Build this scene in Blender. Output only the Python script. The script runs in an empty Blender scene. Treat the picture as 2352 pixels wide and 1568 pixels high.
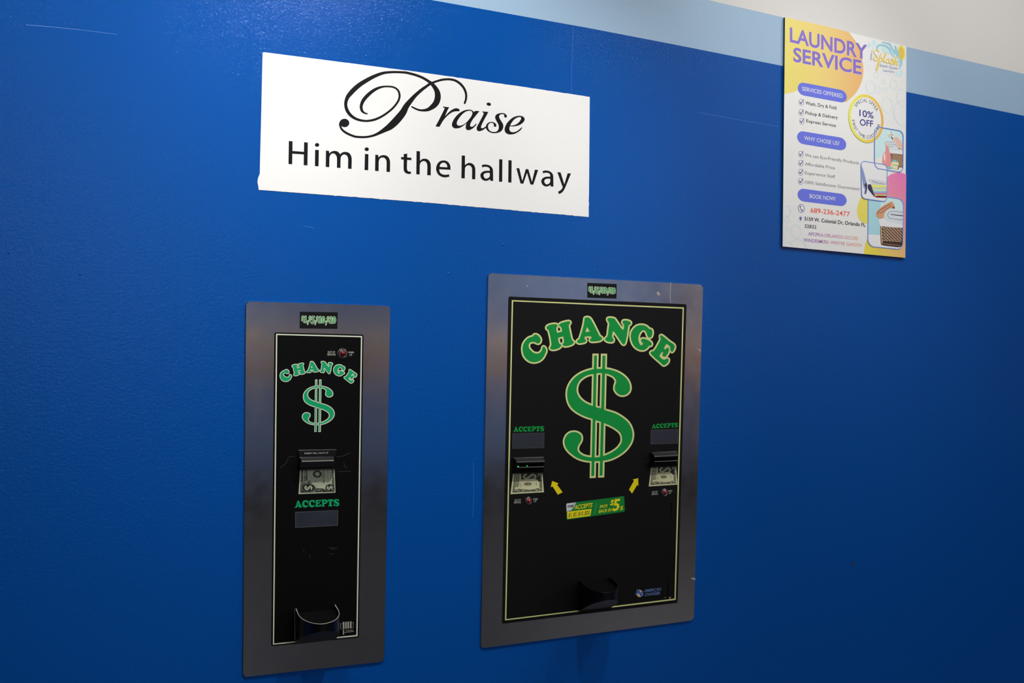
import bpy, math, random
from math import sin, cos, pi, radians
from mathutils import Vector
from mathutils.geometry import tessellate_polygon

random.seed(4)
SC = bpy.context.scene
COL = SC.collection

# ------------------------------------------------------------------ camera
FPX, YAW, PITCH, ROLL, DIST, CAMZ = 2442.29, radians(27.6121), radians(-0.0535), radians(1.0523), 2.186, 1.5
W_, H_ = 2352, 1568
fw = Vector((sin(YAW) * cos(PITCH), cos(YAW) * cos(PITCH), sin(PITCH)))
r0 = fw.cross(Vector((0, 0, 1))).normalized()
u0 = r0.cross(fw)
RT = r0 * cos(ROLL) + u0 * sin(ROLL)
UP = -r0 * sin(ROLL) + u0 * cos(ROLL)
CAM = Vector((0, -DIST, CAMZ))


def ray(px, py):
    return fw + RT * ((px - W_ / 2) / FPX) + UP * ((H_ / 2 - py) / FPX)


def at(px, py, off=0.0):
    """measured point of the photograph -> point standing `off` metres proud of the wall (wall is y = 0)"""
    d = ray(px, py)
    t = (DIST - off) / d.y
    return CAM + d * t


def at_z(px, py, z):
    d = ray(px, py)
    return CAM + d * ((z - CAMZ) / d.z)


# ------------------------------------------------------------------ materials
def lin(c):
    return tuple(((v / 255) / 12.92 if v / 255 <= .04045 else ((v / 255 + .055) / 1.055) ** 2.4) for v in c)


MATS = {}
GAIN = 1.


def mat(name, rgb, rough=.5, metal=0., spec=.5, emit=0., coat=0.):
    if name in MATS:
        return MATS[name]
    m = bpy.data.materials.new(name)
    m.use_nodes = True
    b = m.node_tree.nodes['Principled BSDF']
    c = (*[min(.9, v * GAIN) for v in lin(rgb)], 1)
    b.inputs['Base Color'].default_value = c
    b.inputs['Roughness'].default_value = rough
    b.inputs['Metallic'].default_value = metal
    b.inputs['Specular IOR Level'].default_value = spec
    b.inputs['Coat Weight'].default_value = coat
    if emit:
        b.inputs['Emission Color'].default_value = c
        b.inputs['Emission Strength'].default_value = emit
    MATS[name] = m
    return m


def nodes(m):
    nt = m.node_tree
    return nt, nt.nodes['Principled BSDF']


def add_bump(m, scale=200., strength=.2, dist=.001, detail=2., scale2=None, w2=.5, stretch=(1, 1, 1)):
    nt, b = nodes(m)
    tc = nt.nodes.new('ShaderNodeTexCoord')
    mp = nt.nodes.new('ShaderNodeMapping')
    mp.inputs['Scale'].default_value = stretch
    nt.links.new(tc.outputs['Object'], mp.inputs['Vector'])
    n = nt.nodes.new('ShaderNodeTexNoise')
    n.inputs['Scale'].default_value = scale
    n.inputs['Detail'].default_value = detail
    nt.links.new(mp.outputs['Vector'], n.inputs['Vector'])
    h = n.outputs['Fac']
    if scale2:
        n2 = nt.nodes.new('ShaderNodeTexNoise')
        n2.inputs['Scale'].default_value = scale2
        n2.inputs['Detail'].default_value = 2
        nt.links.new(mp.outputs['Vector'], n2.inputs['Vector'])
        ma = nt.nodes.new('ShaderNodeMath')
        ma.operation = 'MULTIPLY_ADD'
        ma.inputs[1].default_value = w2
        nt.links.new(n2.outputs['Fac'], ma.inputs[0])
        nt.links.new(h, ma.inputs[2])
        h = ma.outputs[0]
    bp = nt.nodes.new('ShaderNodeBump')
    bp.inputs['Strength'].default_value = strength
    bp.inputs['Distance'].default_value = dist
    nt.links.new(h, bp.inputs['Height'])
    nt.links.new(bp.outputs['Normal'], b.inputs['Normal'])
    return m


def gradmat(name, p0, p1, root, stops, rough=.4):
    """printed colour blend running between two points of the sheet (measured in the photograph)"""
    m = mat(name, (255, 255, 255), rough)
    nt, b = nodes(m)
    a, c = at(*p0) - root, at(*p1) - root
    d = c - a
    L2 = d.length_squared
    tc = nt.nodes.new('ShaderNodeTexCoord')
    dt = nt.nodes.new('ShaderNodeVectorMath')
    dt.operation = 'DOT_PRODUCT'
    dt.inputs[1].default_value = d / L2
    nt.links.new(tc.outputs['Object'], dt.inputs[0])
    sb = nt.nodes.new('ShaderNodeMath')
    sb.operation = 'SUBTRACT'
    sb.inputs[1].default_value = a.dot(d) / L2
    nt.links.new(dt.outputs['Value'], sb.inputs[0])
    rp = nt.nodes.new('ShaderNodeValToRGB')
    rp.color_ramp.elements[0].position = stops[0][0]
    rp.color_ramp.elements[0].color = (*[min(.9, v * GAIN) for v in lin(stops[0][1])], 1)
    rp.color_ramp.elements[1].position = stops[-1][0]
    rp.color_ramp.elements[1].color = (*[min(.9, v * GAIN) for v in lin(stops[-1][1])], 1)
    for s, c_ in stops[1:-1]:
        e = rp.color_ramp.elements.new(s)
        e.color = (*[min(.9, v * GAIN) for v in lin(c_)], 1)
    nt.links.new(sb.outputs[0], rp.inputs['Fac'])
    nt.links.new(rp.outputs['Color'], b.inputs['Base Color'])
    return m


# ------------------------------------------------------------------ 2-D helpers (photo measurements)
def P(s):
    """'x,y x,y* ...' -> [(x, y, corner)]"""
    out = []
    for t in s.split():
        k = t.endswith('*')
        x, y = t.rstrip('*').split(',')
        out.append((float(x), float(y), k))
    return out


def cr(crop, pts):
    ox, oy, s = crop
    return [(ox + p[0] / s, oy + p[1] / s) + tuple(p[2:]) for p in pts]


def c1(crop, x, y):
    return (crop[0] + x / crop[2], crop[1] + y / crop[2])


def cat(p0, p1, p2, p3, t):
    t2, t3 = t * t, t * t * t
    return tuple(.5 * (2 * b + (c - a) * t + (2 * a - 5 * b + 4 * c - d) * t2 + (3 * b - a - 3 * c + d) * t3)
                 for a, b, c, d in zip(p0, p1, p2, p3))


def smooth_open(pts, n=5):
    if len(pts) < 3:
        return list(pts)
    out = []
    for i in range(len(pts) - 1):
        a = pts[i - 1] if i else pts[0]
        d = pts[i + 2] if i + 2 < len(pts) else pts[-1]
        for k in range(n):
            out.append(cat(a, pts[i], pts[i + 1], d, k / n))
    out.append(tuple(pts[-1]))
    return out


def smooth_closed(pts, n=5):
    """pts (x, y, corner): smooth between corners"""
    N = len(pts)
    ci = [i for i in range(N) if pts[i][2]]
    q = [(p[0], p[1]) for p in pts]
    if not ci:
        out = []
        for i in range(N):
            for k in range(n):
                out.append(cat(q[i - 1], q[i], q[(i + 1) % N], q[(i + 2) % N], k / n))
        return out
    out = []
    for j, a in enumerate(ci):
        b = ci[(j + 1) % len(ci)]
        seg = [q[a]]
        i = (a + 1) % N
        while i != b:
            seg.append(q[i])
            i = (i + 1) % N
        seg.append(q[b])
        out += (smooth_open(seg, n) if len(seg) > 2 else seg)[:-1]
    return out


def ellipse(cx, cy, rx, ry, shear=0., n=40, a0=0., a1=2 * pi):
    full = abs(a1 - a0 - 2 * pi) < 1e-6
    m = n if full else n + 1
    return [(cx + rx * cos(a0 + (a1 - a0) * i / n), cy + ry * sin(a0 + (a1 - a0) * i / n) + shear * rx * cos(a0 + (a1 - a0) * i / n)) for i in range(m)]


def bil(q, s, t):
    (a, b, c, d) = q
    return tuple((a[i] * (1 - s) + b[i] * s) * (1 - t) + (d[i] * (1 - s) + c[i] * s) * t for i in (0, 1))


def rrect(q, rx, ry, n=8):
    """rounded quad TL TR BR BL; rx, ry corner radii as fractions of width and height"""
    out = []
    for (cx, cy, a) in ((1 - rx, ry, -pi / 2), (1 - rx, 1 - ry, 0), (rx, 1 - ry, pi / 2), (rx, ry, pi)):
        for k in range(n + 1):
            w = a + pi / 2 * k / n
            out.append(bil(q, cx + rx * cos(w), cy + ry * sin(w)))
    return out


def affine(src, dst):
    (x0, y0), (x1, y1), (x2, y2) = src
    det = (x1 - x0) * (y2 - y0) - (x2 - x0) * (y1 - y0)

    def f(p):
        a = ((p[0] - x0) * (y2 - y0) - (x2 - x0) * (p[1] - y0)) / det
        b = ((x1 - x0) * (p[1] - y0) - (p[0] - x0) * (y1 - y0)) / det
        return tuple(dst[0][i] + a * (dst[1][i] - dst[0][i]) + b * (dst[2][i] - dst[0][i]) for i in (0, 1)) + tuple(p[2:])
    return f


# ------------------------------------------------------------------ text
_TXT = {}


def glyphs(body, bold):
    key = (body, bold)
    if key not in _TXT:
        c = bpy.data.curves.new('t', 'FONT')
        c.body = body
        c.size = 1
        c.offset = bold
        c.resolution_u = 5
        o = bpy.data.objects.new('t', c)
        COL.objects.link(o)
        dg = bpy.context.evaluated_depsgraph_get()
        dg.update()
        ev = o.evaluated_get(dg)
        me = ev.to_mesh()
        vs = [(v.co.x, v.co.y) for v in me.vertices]
        fs = [tuple(p.vertices) for p in me.polygons]
        ev.to_mesh_clear()
        bpy.data.objects.remove(o)
        bpy.data.curves.remove(c)
        _TXT[key] = (vs, fs)
    return _TXT[key]


_CAP = {}


def cap(bold):
    if bold not in _CAP:
        vs, _ = glyphs('H', bold)
        _CAP[bold] = (min(v[1] for v in vs), max(v[1] for v in vs))
    return _CAP[bold]


# ------------------------------------------------------------------ mesh builder
class MB:
    def __init__(self, origin=Vector((0, 0, 0))):
        self.v, self.f, self.mi, self.mats, self.sm = [], [], [], [], []
        self.o = origin
        self.k = 0

    def m(self, material):
        if material not in self.mats:
            self.mats.append(material)
        return self.mats.index(material)

    def add(self, verts, faces, material, smooth=False, lift=False):
        b = len(self.v)
        self.v += [Vector(v) - self.o for v in verts]
        if lift:
            self.k = (self.k + 1) % 14
            for v in self.v[b:]:
                v.y -= self.k * 4e-6
        i = self.m(material)
        for f in faces:
            self.f.append(tuple(b + k for k in f))
            self.mi.append(i)
            self.sm.append(smooth)
        return self

    def poly(self, pts, off, material, holes=()):
        loops = [[(p[0], p[1]) for p in pts]] + [[(p[0], p[1]) for p in h] for h in holes]
        flat = [p for l in loops for p in l]
        tris = tessellate_polygon([[Vector((x, -y, 0)) for x, y in l] for l in loops])
        vs = [at(x, y, off) for x, y in flat]
        fs = []
        for t in tris:
            a, b, c = (vs[k] for k in t)
            n = (b - a).cross(c - a)
            fs.append(tuple(t) if n.y < 0 else (t[0], t[2], t[1]))
        return self.add(vs, fs, material, lift=True)

    def curve(self, crop, s, off, material, holes=(), f=None, n=5):
        def q(t):
            p = P(t) if isinstance(t, str) else t
            p = cr(crop, p)
            if f:
                p = [f(k) for k in p]
            return smooth_closed(p, n)
        return self.poly(q(s), off, material, [q(h) for h in holes])

    def ribbon(self, pts, off, material, closed=False, capn=6, round_=True):
        """pts (x, y, width) dense"""
        N = len(pts)
        L, R = [], []
        for i in range(N):
            a = pts[i - 1] if (i or closed) else pts[0]
            b = pts[(i + 1) % N] if (i < N - 1 or closed) else pts[-1]
            dx, dy = b[0] - a[0], b[1] - a[1]
            l = math.hypot(dx, dy) or 1
            h = pts[i][2] / 2
            # mitre for sharp turns
            L.append((pts[i][0] + dy / l * h, pts[i][1] - dx / l * h))
            R.append((pts[i][0] - dy / l * h, pts[i][1] + dx / l * h))
        vs = [at(x, y, off + 4e-5 * i / N) for i, (x, y) in enumerate(L)] + [at(x, y, off + 4e-5 * i / N) for i, (x, y) in enumerate(R)]
        fs = []
        for i in range(N if closed else N - 1):
            j = (i + 1) % N
            fs.append((i, N + i, N + j, j))
        self.add(vs, fs, material, lift=True)
        if round_ and not closed:
            for p in (pts[0], pts[-1]):
                self.poly(ellipse(p[0], p[1], p[2] / 2, p[2] / 2, n=14), off, material)
        return self

    def stroke(self, crop, pts, off, material, w=None, n=5, closed=False, round_=True, f=None, straight=False):
        """pts (x, y[, w]) in crop units; w overrides width (crop units)"""
        q = []
        for p in pts:
            x, y = c1(crop, p[0], p[1])
            if f:
                x, y = f((x, y))
            q.append((x, y, (w if w is not None else p[2]) / crop[2]))
        if straight:
            for a, b in zip(q, q[1:]):
                self.ribbon([a, b], off, material, round_=round_)
            return self
        if closed:
            N = len(q)
            d = []
            for i in range(N):
                for k in range(n):
                    d.append(cat(q[i - 1], q[i], q[(i + 1) % N], q[(i + 2) % N], k / n))
            return self.ribbon(d, off, material, True)
        return self.ribbon(smooth_open(q, n), off, material, round_=round_)

    def outline(self, pts, w, off, material):
        """stroke of width w (px) along a closed dense polyline, round joins"""
        N = len(pts)
        for i in range(N):
            a, b = pts[i], pts[(i + 1) % N]
            if math.hypot(a[0] - b[0], a[1] - b[1]) < 1e-4:
                continue
            dx, dy = b[0] - a[0], b[1] - a[1]
            l = math.hypot(dx, dy)
            nx, ny = dy / l * w / 2, -dx / l * w / 2
            vs = [at(a[0] + nx, a[1] + ny, off), at(a[0] - nx, a[1] - ny, off), at(b[0] - nx, b[1] - ny, off), at(b[0] + nx, b[1] + ny, off)]
            self.add(vs, [(0, 1, 2, 3)], material, lift=True)
            c = [at(a[0] + w / 2 * cos(k * pi / 4), a[1] - w / 2 * sin(k * pi / 4), off) for k in range(8)]
            self.add(c, [tuple(range(7, -1, -1))], material, lift=True)
        return self

    def frame(self, q, w, off, material):
        """mitred straight border line along quad q (outer), width w px"""
        cx = sum(p[0] for p in q) / 4
        cy = sum(p[1] for p in q) / 4
        inn = []
        for x, y in q:
            inn.append((x + (w if x < cx else -w), y + (w if y < cy else -w)))
        return self.poly(q, off, material, [inn])

    def ring(self, cx, cy, rx, ry, w, off, material, shear=0., clip=None, wy=None, n=40):
        pts = ellipse(cx, cy, rx, ry, shear, n)
        if clip is None:
            wy = wy or w
            inner = ellipse(cx, cy, rx - w, ry - wy, shear, n)
            return self.poly(pts, off, material, [inner])
        runs, cur = [], []
        for p in pts + pts:
            if clip(*p):
                cur.append((p[0], p[1], w))
            else:
                if len(cur) > 2:
                    runs.append(cur)
                cur = []
        if len(cur) > 2:
            runs.append(cur)
        for r in sorted(runs, key=len)[-1:]:
            self.ribbon(r[:n + 1], off, material, round_=False)
        return self

    def text(self, body, p0, p1, h, off, material, bold=.012, slant=0., up=None):
        vs, fs = glyphs(body, bold)
        x0, x1 = min(v[0] for v in vs), max(v[0] for v in vs)
        yb, yt = cap(bold)
        if up is None:
            up = (slant * h, -h)
        out = []
        for x, y in vs:
            s, t = (x - x0) / (x1 - x0), (y - yb) / (yt - yb)
            out.append(at(p0[0] + s * (p1[0] - p0[0]) + t * up[0], p0[1] + s * (p1[1] - p0[1]) + t * up[1], off))
        fs2 = []
        for f in fs:
            a, b, c = out[f[0]], out[f[1]], out[f[2]]
            fs2.append(f if (b - a).cross(c - a).y < 0 else f[::-1])
        return self.add(out, fs2, material)

    def prism(self, pts, off0, off1, material, bevel=0., side=None):
        """slab with outline pts; back at off0, front at off1 (metres from wall), outline measured on its front"""
        N = len(pts)
        fr = [at(p[0], p[1], off1) for p in pts]
        ctr = sum(fr, Vector()) / N
        rows = []
        bk = [Vector((v.x, -off0, v.z)) for v in fr]
        if bevel:
            md = [Vector((v.x, -(off1 - bevel), v.z)) for v in fr]
            ins = []
            for i in range(N):
                t = (fr[(i + 1) % N] - fr[i - 1]).normalized()
                nrm = Vector((t.z, 0, -t.x))
                if nrm.dot(fr[i] - ctr) > 0:
                    nrm = -nrm
                ins.append(fr[i] + nrm * bevel)
            rows = [bk, md, ins]
        else:
            rows = [bk, fr]
        area = sum(fr[i].x * fr[(i + 1) % N].z - fr[(i + 1) % N].x * fr[i].z for i in range(N))
        vs = [v for r in rows for v in r]
        fs = []
        for r in range(len(rows) - 1):
            for i in range(N):
                j = (i + 1) % N
                a, b, c, d = r * N + i, r * N + j, (r + 1) * N + j, (r + 1) * N + i
                fs.append((a, b, c, d) if area > 0 else (d, c, b, a))
        self.add(vs, fs, side or material)
        base = (len(rows) - 1) * N
        loop = [vs[base + i] for i in range(N)]
        tr = tessellate_polygon([[Vector((v.x, v.z, 0)) for v in loop]])
        f2 = []
        for t in tr:
            a, b, c = (loop[k] for k in t)
            f2.append(tuple(t) if (b - a).cross(c - a).y < 0 else (t[0], t[2], t[1]))
        self.add(loop, f2, material)
        f3 = [(t[0], t[2], t[1]) if (loop[t[1]] - loop[t[0]]).cross(loop[t[2]] - loop[t[0]]).y < 0 else tuple(t) for t in tr]
        self.add(bk, f3, side or material)
        return self

    def loft(self, rows, material, mats=None):
        """rows (left px, right px, off): strips between consecutive rows, closed at both ends and behind"""
        L = [at(*l, o) for l, r, o in rows]
        R = [at(*r, o) for l, r, o in rows]
        n = len(rows)
        for i in range(n - 1):
            m_ = mats.get(i, material) if mats else material
            self.add([L[i], L[i + 1], R[i + 1], R[i]], [(0, 1, 2, 3)], m_)
        back = min(r[2] for r in rows)
        for S, flip in ((L, False), (R, True)):
            loop = S + [Vector((v.x, -back, v.z)) for v in (S[-1], S[0])]
            tr = tessellate_polygon([[Vector((-v.y, v.z, 0)) for v in loop]])
            self.add(loop, [tuple(t) for t in tr], material)
        return self

    def lathe(self, cpx, rpx, prof, material, off=0., n=28, smooth=True):
        """turned part about the wall normal; centre and unit radius measured in the photo; prof (r, off)"""
        c = at(*cpx, off)
        rad = ((at(cpx[0] + rpx[0], cpx[1], off) - c).length + (at(cpx[0], cpx[1] + rpx[1], off) - c).length) / 2
        vs, fs = [], []
        for r, o in prof:
            for k in range(n):
                a = 2 * pi * k / n
                vs.append(Vector((c.x + rad * r * cos(a), -o, c.z + rad * r * sin(a))))
        for i in range(len(prof) - 1):
            for k in range(n):
                j = (k + 1) % n
                fs.append((i * n + k, i * n + j, (i + 1) * n + j, (i + 1) * n + k))
        fs.append(tuple((len(prof) - 1) * n + k for k in range(n)))
        return self.add(vs, fs, material, smooth)

    def build(self, name, parent=None, loc=None):
        me = bpy.data.meshes.new(name)
        me.from_pydata([tuple(v) for v in self.v], [], self.f)
        for m_ in self.mats:
            me.materials.append(m_)
        me.polygons.foreach_set('material_index', self.mi)
        me.polygons.foreach_set('use_smooth', self.sm)
        me.update()
        o = bpy.data.objects.new(name, me)
        COL.objects.link(o)
        if parent:
            o.parent = parent
        else:
            o.location = self.o
        return o


def tag(o, label=None, cat=None, group=None, kind=None):
    for k, v in (('label', label), ('category', cat), ('group', group), ('kind', kind)):
        if v:
            o[k] = v
    return o


def empty(name, loc, label, cat):
    o = bpy.data.objects.new(name, None)
    COL.objects.link(o)
    o.location = loc
    o.empty_display_size = .05
    return tag(o, label, cat)


LAY = .00012   # one layer of ink, film or vinyl

# ------------------------------------------------------------------ the room
def paint(name, rgb, rough, spec=.5, s=.25):
    m = mat(name, rgb, rough, spec=spec)
    add_bump(m, 560, s, .0009, 2, 170, 1.1)
    return m


M_BLUE = paint('blue gloss wall paint', (0, 80, 166), .16, .2, .5)
M_PALE = paint('pale blue wall paint', (160, 190, 216), .42, .4, .2)
M_WHITE = paint('white wall paint', (226, 224, 219), .6, .3, .15)
M_RIDGE_LIT = paint('paint ridge highlight', (52, 116, 196), .4, .3, .1)  # highlight along the paint ridges, put into a lighter blue
M_SCUFF = mat('grey scuff', (38, 52, 78), .8)

LOW = [(990.8, 0), (1350, 63.9), (1550, 102.4), (1800, 151.8), (2082, 210.9), (2352, 265.8)]
HIGH = [(1626, 0), (1800, 40), (2082, 107.5), (2352, 169.7)]
X0, X1, ZC, YF = -3.2, 6.4, 3.1, -6.6
wb = MB()
lo = [at(*p) for p in LOW]
hi = [at(*p) for p in HIGH]
lo = [Vector((X0, 0, lo[0].z))] + lo + [Vector((X1, 0, lo[-1].z))]
hi = [Vector((X0, 0, hi[0].z))] + hi + [Vector((X1, 0, hi[-1].z))]


def strip(bot, top, m_):
    xs = sorted({round(v.x, 5) for v in bot + top})

    def zat(line, x):
        for a, b in zip(line, line[1:]):
            if a.x - 1e-5 <= x <= b.x + 1e-5:
                t = (x - a.x) / max(b.x - a.x, 1e-9)
                return a.z + (b.z - a.z) * t
        return line[-1].z
    vs, fs = [], []
    for x in xs:
        vs += [Vector((x, 0, zat(bot, x))), Vector((x, 0, zat(top, x)))]
    for i in range(len(xs) - 1):
        fs.append((2 * i, 2 * i + 2, 2 * i + 3, 2 * i + 1))
    wb.add(vs, fs, m_)


strip([Vector((X0, 0, 0)), Vector((X1, 0, 0))], lo, M_BLUE)
strip(lo, hi, M_PALE)
strip(hi, [Vector((X0, 0, ZC)), Vector((X1, 0, ZC))], M_WHITE)
wb.add([(X0, .12, 0), (X1, .12, 0), (X1, .12, ZC), (X0, .12, ZC), (X0, 0, 0), (X1, 0, 0), (X1, 0, ZC), (X0, 0, ZC)],
       [(1, 0, 3, 2), (0, 4, 7, 3), (5, 1, 2, 6), (0, 1, 5, 4), (7, 6, 2, 3)], M_WHITE)


def ridge(pts, w, h=.0006, m_=M_RIDGE_LIT):
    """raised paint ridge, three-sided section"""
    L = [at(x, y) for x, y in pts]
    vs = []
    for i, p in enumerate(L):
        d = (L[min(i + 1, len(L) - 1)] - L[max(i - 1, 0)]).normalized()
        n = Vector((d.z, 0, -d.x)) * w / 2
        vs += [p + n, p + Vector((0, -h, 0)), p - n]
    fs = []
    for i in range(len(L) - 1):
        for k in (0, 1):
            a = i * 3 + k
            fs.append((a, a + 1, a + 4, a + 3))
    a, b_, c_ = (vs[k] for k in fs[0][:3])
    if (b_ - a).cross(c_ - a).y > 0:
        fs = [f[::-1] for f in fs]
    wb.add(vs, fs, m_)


def drip(x, y, rx, ry, h=.0012, m_=M_BLUE):
    vs, fs = [], []
    for j, (r, o) in enumerate(((1, 0), (.75, .55), (.35, .92))):
        for k in range(10):
            a = 2 * pi * k / 10
            p = at(x + rx * r * cos(a), y - ry * r * sin(a))
            vs.append(p + Vector((0, -h * o, 0)))
    for j in range(2):
        for k in range(10):
            l = (k + 1) % 10
            fs.append((j * 10 + k, j * 10 + l, j * 10 + 10 + l, j * 10 + 10 + k))
    fs.append(tuple(range(20, 30)))
    wb.add(vs, fs, m_, True)


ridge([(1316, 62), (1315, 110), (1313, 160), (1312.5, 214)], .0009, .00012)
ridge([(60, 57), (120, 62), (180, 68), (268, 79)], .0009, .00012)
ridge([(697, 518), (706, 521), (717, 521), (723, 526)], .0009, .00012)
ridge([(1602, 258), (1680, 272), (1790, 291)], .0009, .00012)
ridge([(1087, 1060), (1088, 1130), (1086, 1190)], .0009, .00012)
for x, y, rx, ry in ((475, 9, 4, 3), (688, 4, 3, 2), (1030, 628, 3, 3), (1505, 213, 2.5, 2), (1156, 562, 3, 4), (1692, 1112, 2, 2), (1793, 1336, 2.5, 2),
                     (2190, 1376, 3, 2), (1000, 1128, 2, 2), (184, 630, 2.5, 3), (2010, 1490, 2, 2), (348, 1190, 2, 2), (20, 580, 3, 2), (985, 735, 2, 2)):
    drip(x, y, rx, ry)
wb.poly([(1955, 1302), (1957, 1292), (1961, 1288), (1962, 1294), (1959, 1300)], .0002, M_SCUFF)
wall = wb.build('wall_back')
tag(wall, kind='structure')


def plain(name, vs, m_):
    b = MB()
    b.add(vs, [tuple(range(len(vs)))], m_)
    return tag(b.build(name), kind='structure')


def slab(name, lo_, hi_, m_):
    (a, b, c), (d, e, f) = lo_, hi_
    q = MB()
    q.add([(a, b, c), (d, b, c), (d, e, c), (a, e, c), (a, b, f), (d, b, f), (d, e, f), (a, e, f)],
          [(3, 2, 1, 0), (4, 5, 6, 7), (0, 1, 5, 4), (1, 2, 6, 5), (2, 3, 7, 6), (3, 0, 4, 7)], m_)
    return tag(q.build(name), kind='structure')


M_FLOOR = mat('brown grey floor tile', (58, 54, 51), .45)
M_CEIL = mat('white ceiling tile', (215, 215, 212), .8)
M_SIDE = mat('painted side wall', (96, 118, 150), .6)
slab('floor', (X0, YF, -.1), (X1, .12, 0), M_FLOOR)
slab('ceiling', (X0, YF, ZC), (X1, .12, ZC + .1), M_CEIL)
slab('wall_left', (X0 - .12, YF, 0), (X0, 0, ZC), M_SIDE)
# far walls: painted in horizontal bands


def banded(name, bands):
    m = mat(name, (120, 120, 120), .6)
    nt, b = nodes(m)
    tc = nt.nodes.new('ShaderNodeTexCoord')
    sp = nt.nodes.new('ShaderNodeSeparateXYZ')
    nt.links.new(tc.outputs['Object'], sp.inputs[0])
    mr = nt.nodes.new('ShaderNodeMapRange')
    mr.inputs['From Max'].default_value = ZC
    nt.links.new(sp.outputs['Z'], mr.inputs['Value'])
    rp = nt.nodes.new('ShaderNodeValToRGB')
    rp.color_ramp.interpolation = 'CONSTANT'
    e = rp.color_ramp.elements
    for i, (z_, c_) in enumerate(bands):
        k = e[i] if i < 2 else e.new(z_ / ZC)
        k.position = z_ / ZC
        k.color = (*lin(c_), 1)
    nt.links.new(mr.outputs[0], rp.inputs['Fac'])
    nt.links.new(rp.outputs['Color'], b.inputs['Base Color'])
    return m


M_FRONT = banded('banded far wall paint', [(0, (84, 80, 78)), (.35, (124, 144, 184)), (1.12, (190, 160, 146)), (1.40, (70, 64, 62)), (1.44, (255, 222, 190)), (1.57, (132, 152, 192)), (2.5, (190, 206, 226))])
M_SIDE2 = banded('banded warm side wall paint', [(0, (84, 80, 78)), (.35, (122, 116, 128)), (1.12, (180, 150, 138)), (1.40, (80, 70, 66)), (1.44, (226, 190, 165)), (1.57, (160, 148, 150)), (2.5, (190, 200, 214))])
slab('wall_front', (X0, YF - .12, 0), (X1, YF, ZC), M_FRONT)
slab('wall_right', (X1, YF, 0), (X1 + .12, 0, ZC), M_SIDE2)

# ------------------------------------------------------------------ shared materials
M_BLACK = mat('black printed film', (12, 12, 12), .5, spec=.2)
M_BLACK2 = mat('black printed film on narrow machine', (6, 6, 6), .5, spec=.12)
M_GREEN = mat('green ink', (0, 150, 62), .5, spec=.3)
M_TEAL = mat('teal green ink', (0, 168, 104), .5, spec=.3)
M_CREAM = mat('pale yellow ink', (222, 226, 150), .5, spec=.3)
M_CREAM2 = mat('pale cream ink', (222, 228, 204), .5, spec=.3)
M_PLASTIC = mat('black moulded plastic', (9, 9, 10), .3, spec=.3)
M_PLASTIC_LIT = mat('black plastic catching light', (34, 34, 36), .42, spec=.5)  # lighter copy of the black plastic, for lip tops that catch light
M_VOID = mat('dark inside', (5, 5, 5), .9, spec=.1)
M_CHROME = mat('chrome', (205, 203, 200), .18, 1)
M_RED = mat('red lamp lens', (150, 8, 12), .12, spec=.6, coat=.6)
M_RED_D = mat('dark red lamp lens', (96, 2, 8), .3, spec=.5)
M_LED = mat('green indicator light', (10, 230, 70), .4, emit=1.2)
M_YEL = mat('yellow vinyl', (250, 222, 0), .4)
M_INK = mat('black vinyl lettering', (15, 15, 17), .4, spec=.18)
M_PAPER = mat('white sign vinyl', (244, 243, 240), .5, spec=.35)
M_SMALL = mat('small cream lettering', (190, 192, 176), .5)
M_GREY = mat('grey wear and edge highlight', (112, 106, 100), .5)  # wear and small print; on the bill slot, edge highlights painted grey


def steel(name, rgb, rough):
    m = mat(name, rgb, rough, 1)
    nt, b = nodes(m)
    tc = nt.nodes.new('ShaderNodeTexCoord')
    mp = nt.nodes.new('ShaderNodeMapping')
    mp.inputs['Scale'].default_value = (420, 420, 14)
    nt.links.new(tc.outputs['Object'], mp.inputs['Vector'])
    n = nt.nodes.new('ShaderNodeTexNoise')
    n.inputs['Scale'].default_value = 1
    n.inputs['Detail'].default_value = 3
    nt.links.new(mp.outputs['Vector'], n.inputs['Vector'])
    n2 = nt.nodes.new('ShaderNodeTexNoise')
    n2.inputs['Scale'].default_value = 26
    n2.inputs['Detail'].default_value = 4
    nt.links.new(tc.outputs['Object'], n2.inputs['Vector'])
    mr = nt.nodes.new('ShaderNodeMapRange')
    mr.inputs['From Min'].default_value, mr.inputs['From Max'].default_value = .3, .7
    mr.inputs['To Min'].default_value, mr.inputs['To Max'].default_value = rough - .01, rough + .05
    nt.links.new(n2.outputs['Fac'], mr.inputs['Value'])
    nt.links.new(mr.outputs[0], b.inputs['Roughness'])
    mx = nt.nodes.new('ShaderNodeMix')
    mx.data_type = 'RGBA'
    mx.inputs['A'].default_value = (*[c * .93 for c in lin(rgb)], 1)
    mx.inputs['B'].default_value = (*[min(1, c * 1.06) for c in lin(rgb)], 1)
    nt.links.new(n2.outputs['Fac'], mx.inputs['Factor'])
    nt.links.new(mx.outputs['Result'], b.inputs['Base Color'])
    bp = nt.nodes.new('ShaderNodeBump')
    bp.inputs['Strength'].default_value = .05
    bp.inputs['Distance'].default_value = .0004
    nt.links.new(n.outputs['Fac'], bp.inputs['Height'])
    nt.links.new(bp.outputs['Normal'], b.inputs['Normal'])
    return m


M_STEEL = steel('brushed stainless steel', (192, 194, 198), .105)
M_WIN = steel('dull grey metal insert', (84, 88, 98), .42)
M_WINE = mat('insert edge', (96, 96, 98), .4, .6)

# ------------------------------------------------------------------ paper sign
TEAR = [(603.4, 126), (603.6, 119.8), (607, 120)]


def torn(a, b, n, amp):
    out = []
    for i in range(1, n):
        t = i / n
        k = random.choice((0, 0, 0, 1, .4)) * amp
        out.append((a[0] + (b[0] - a[0]) * t, a[1] + (b[1] - a[1]) * t + random.uniform(-k, k)))
    return out


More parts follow.
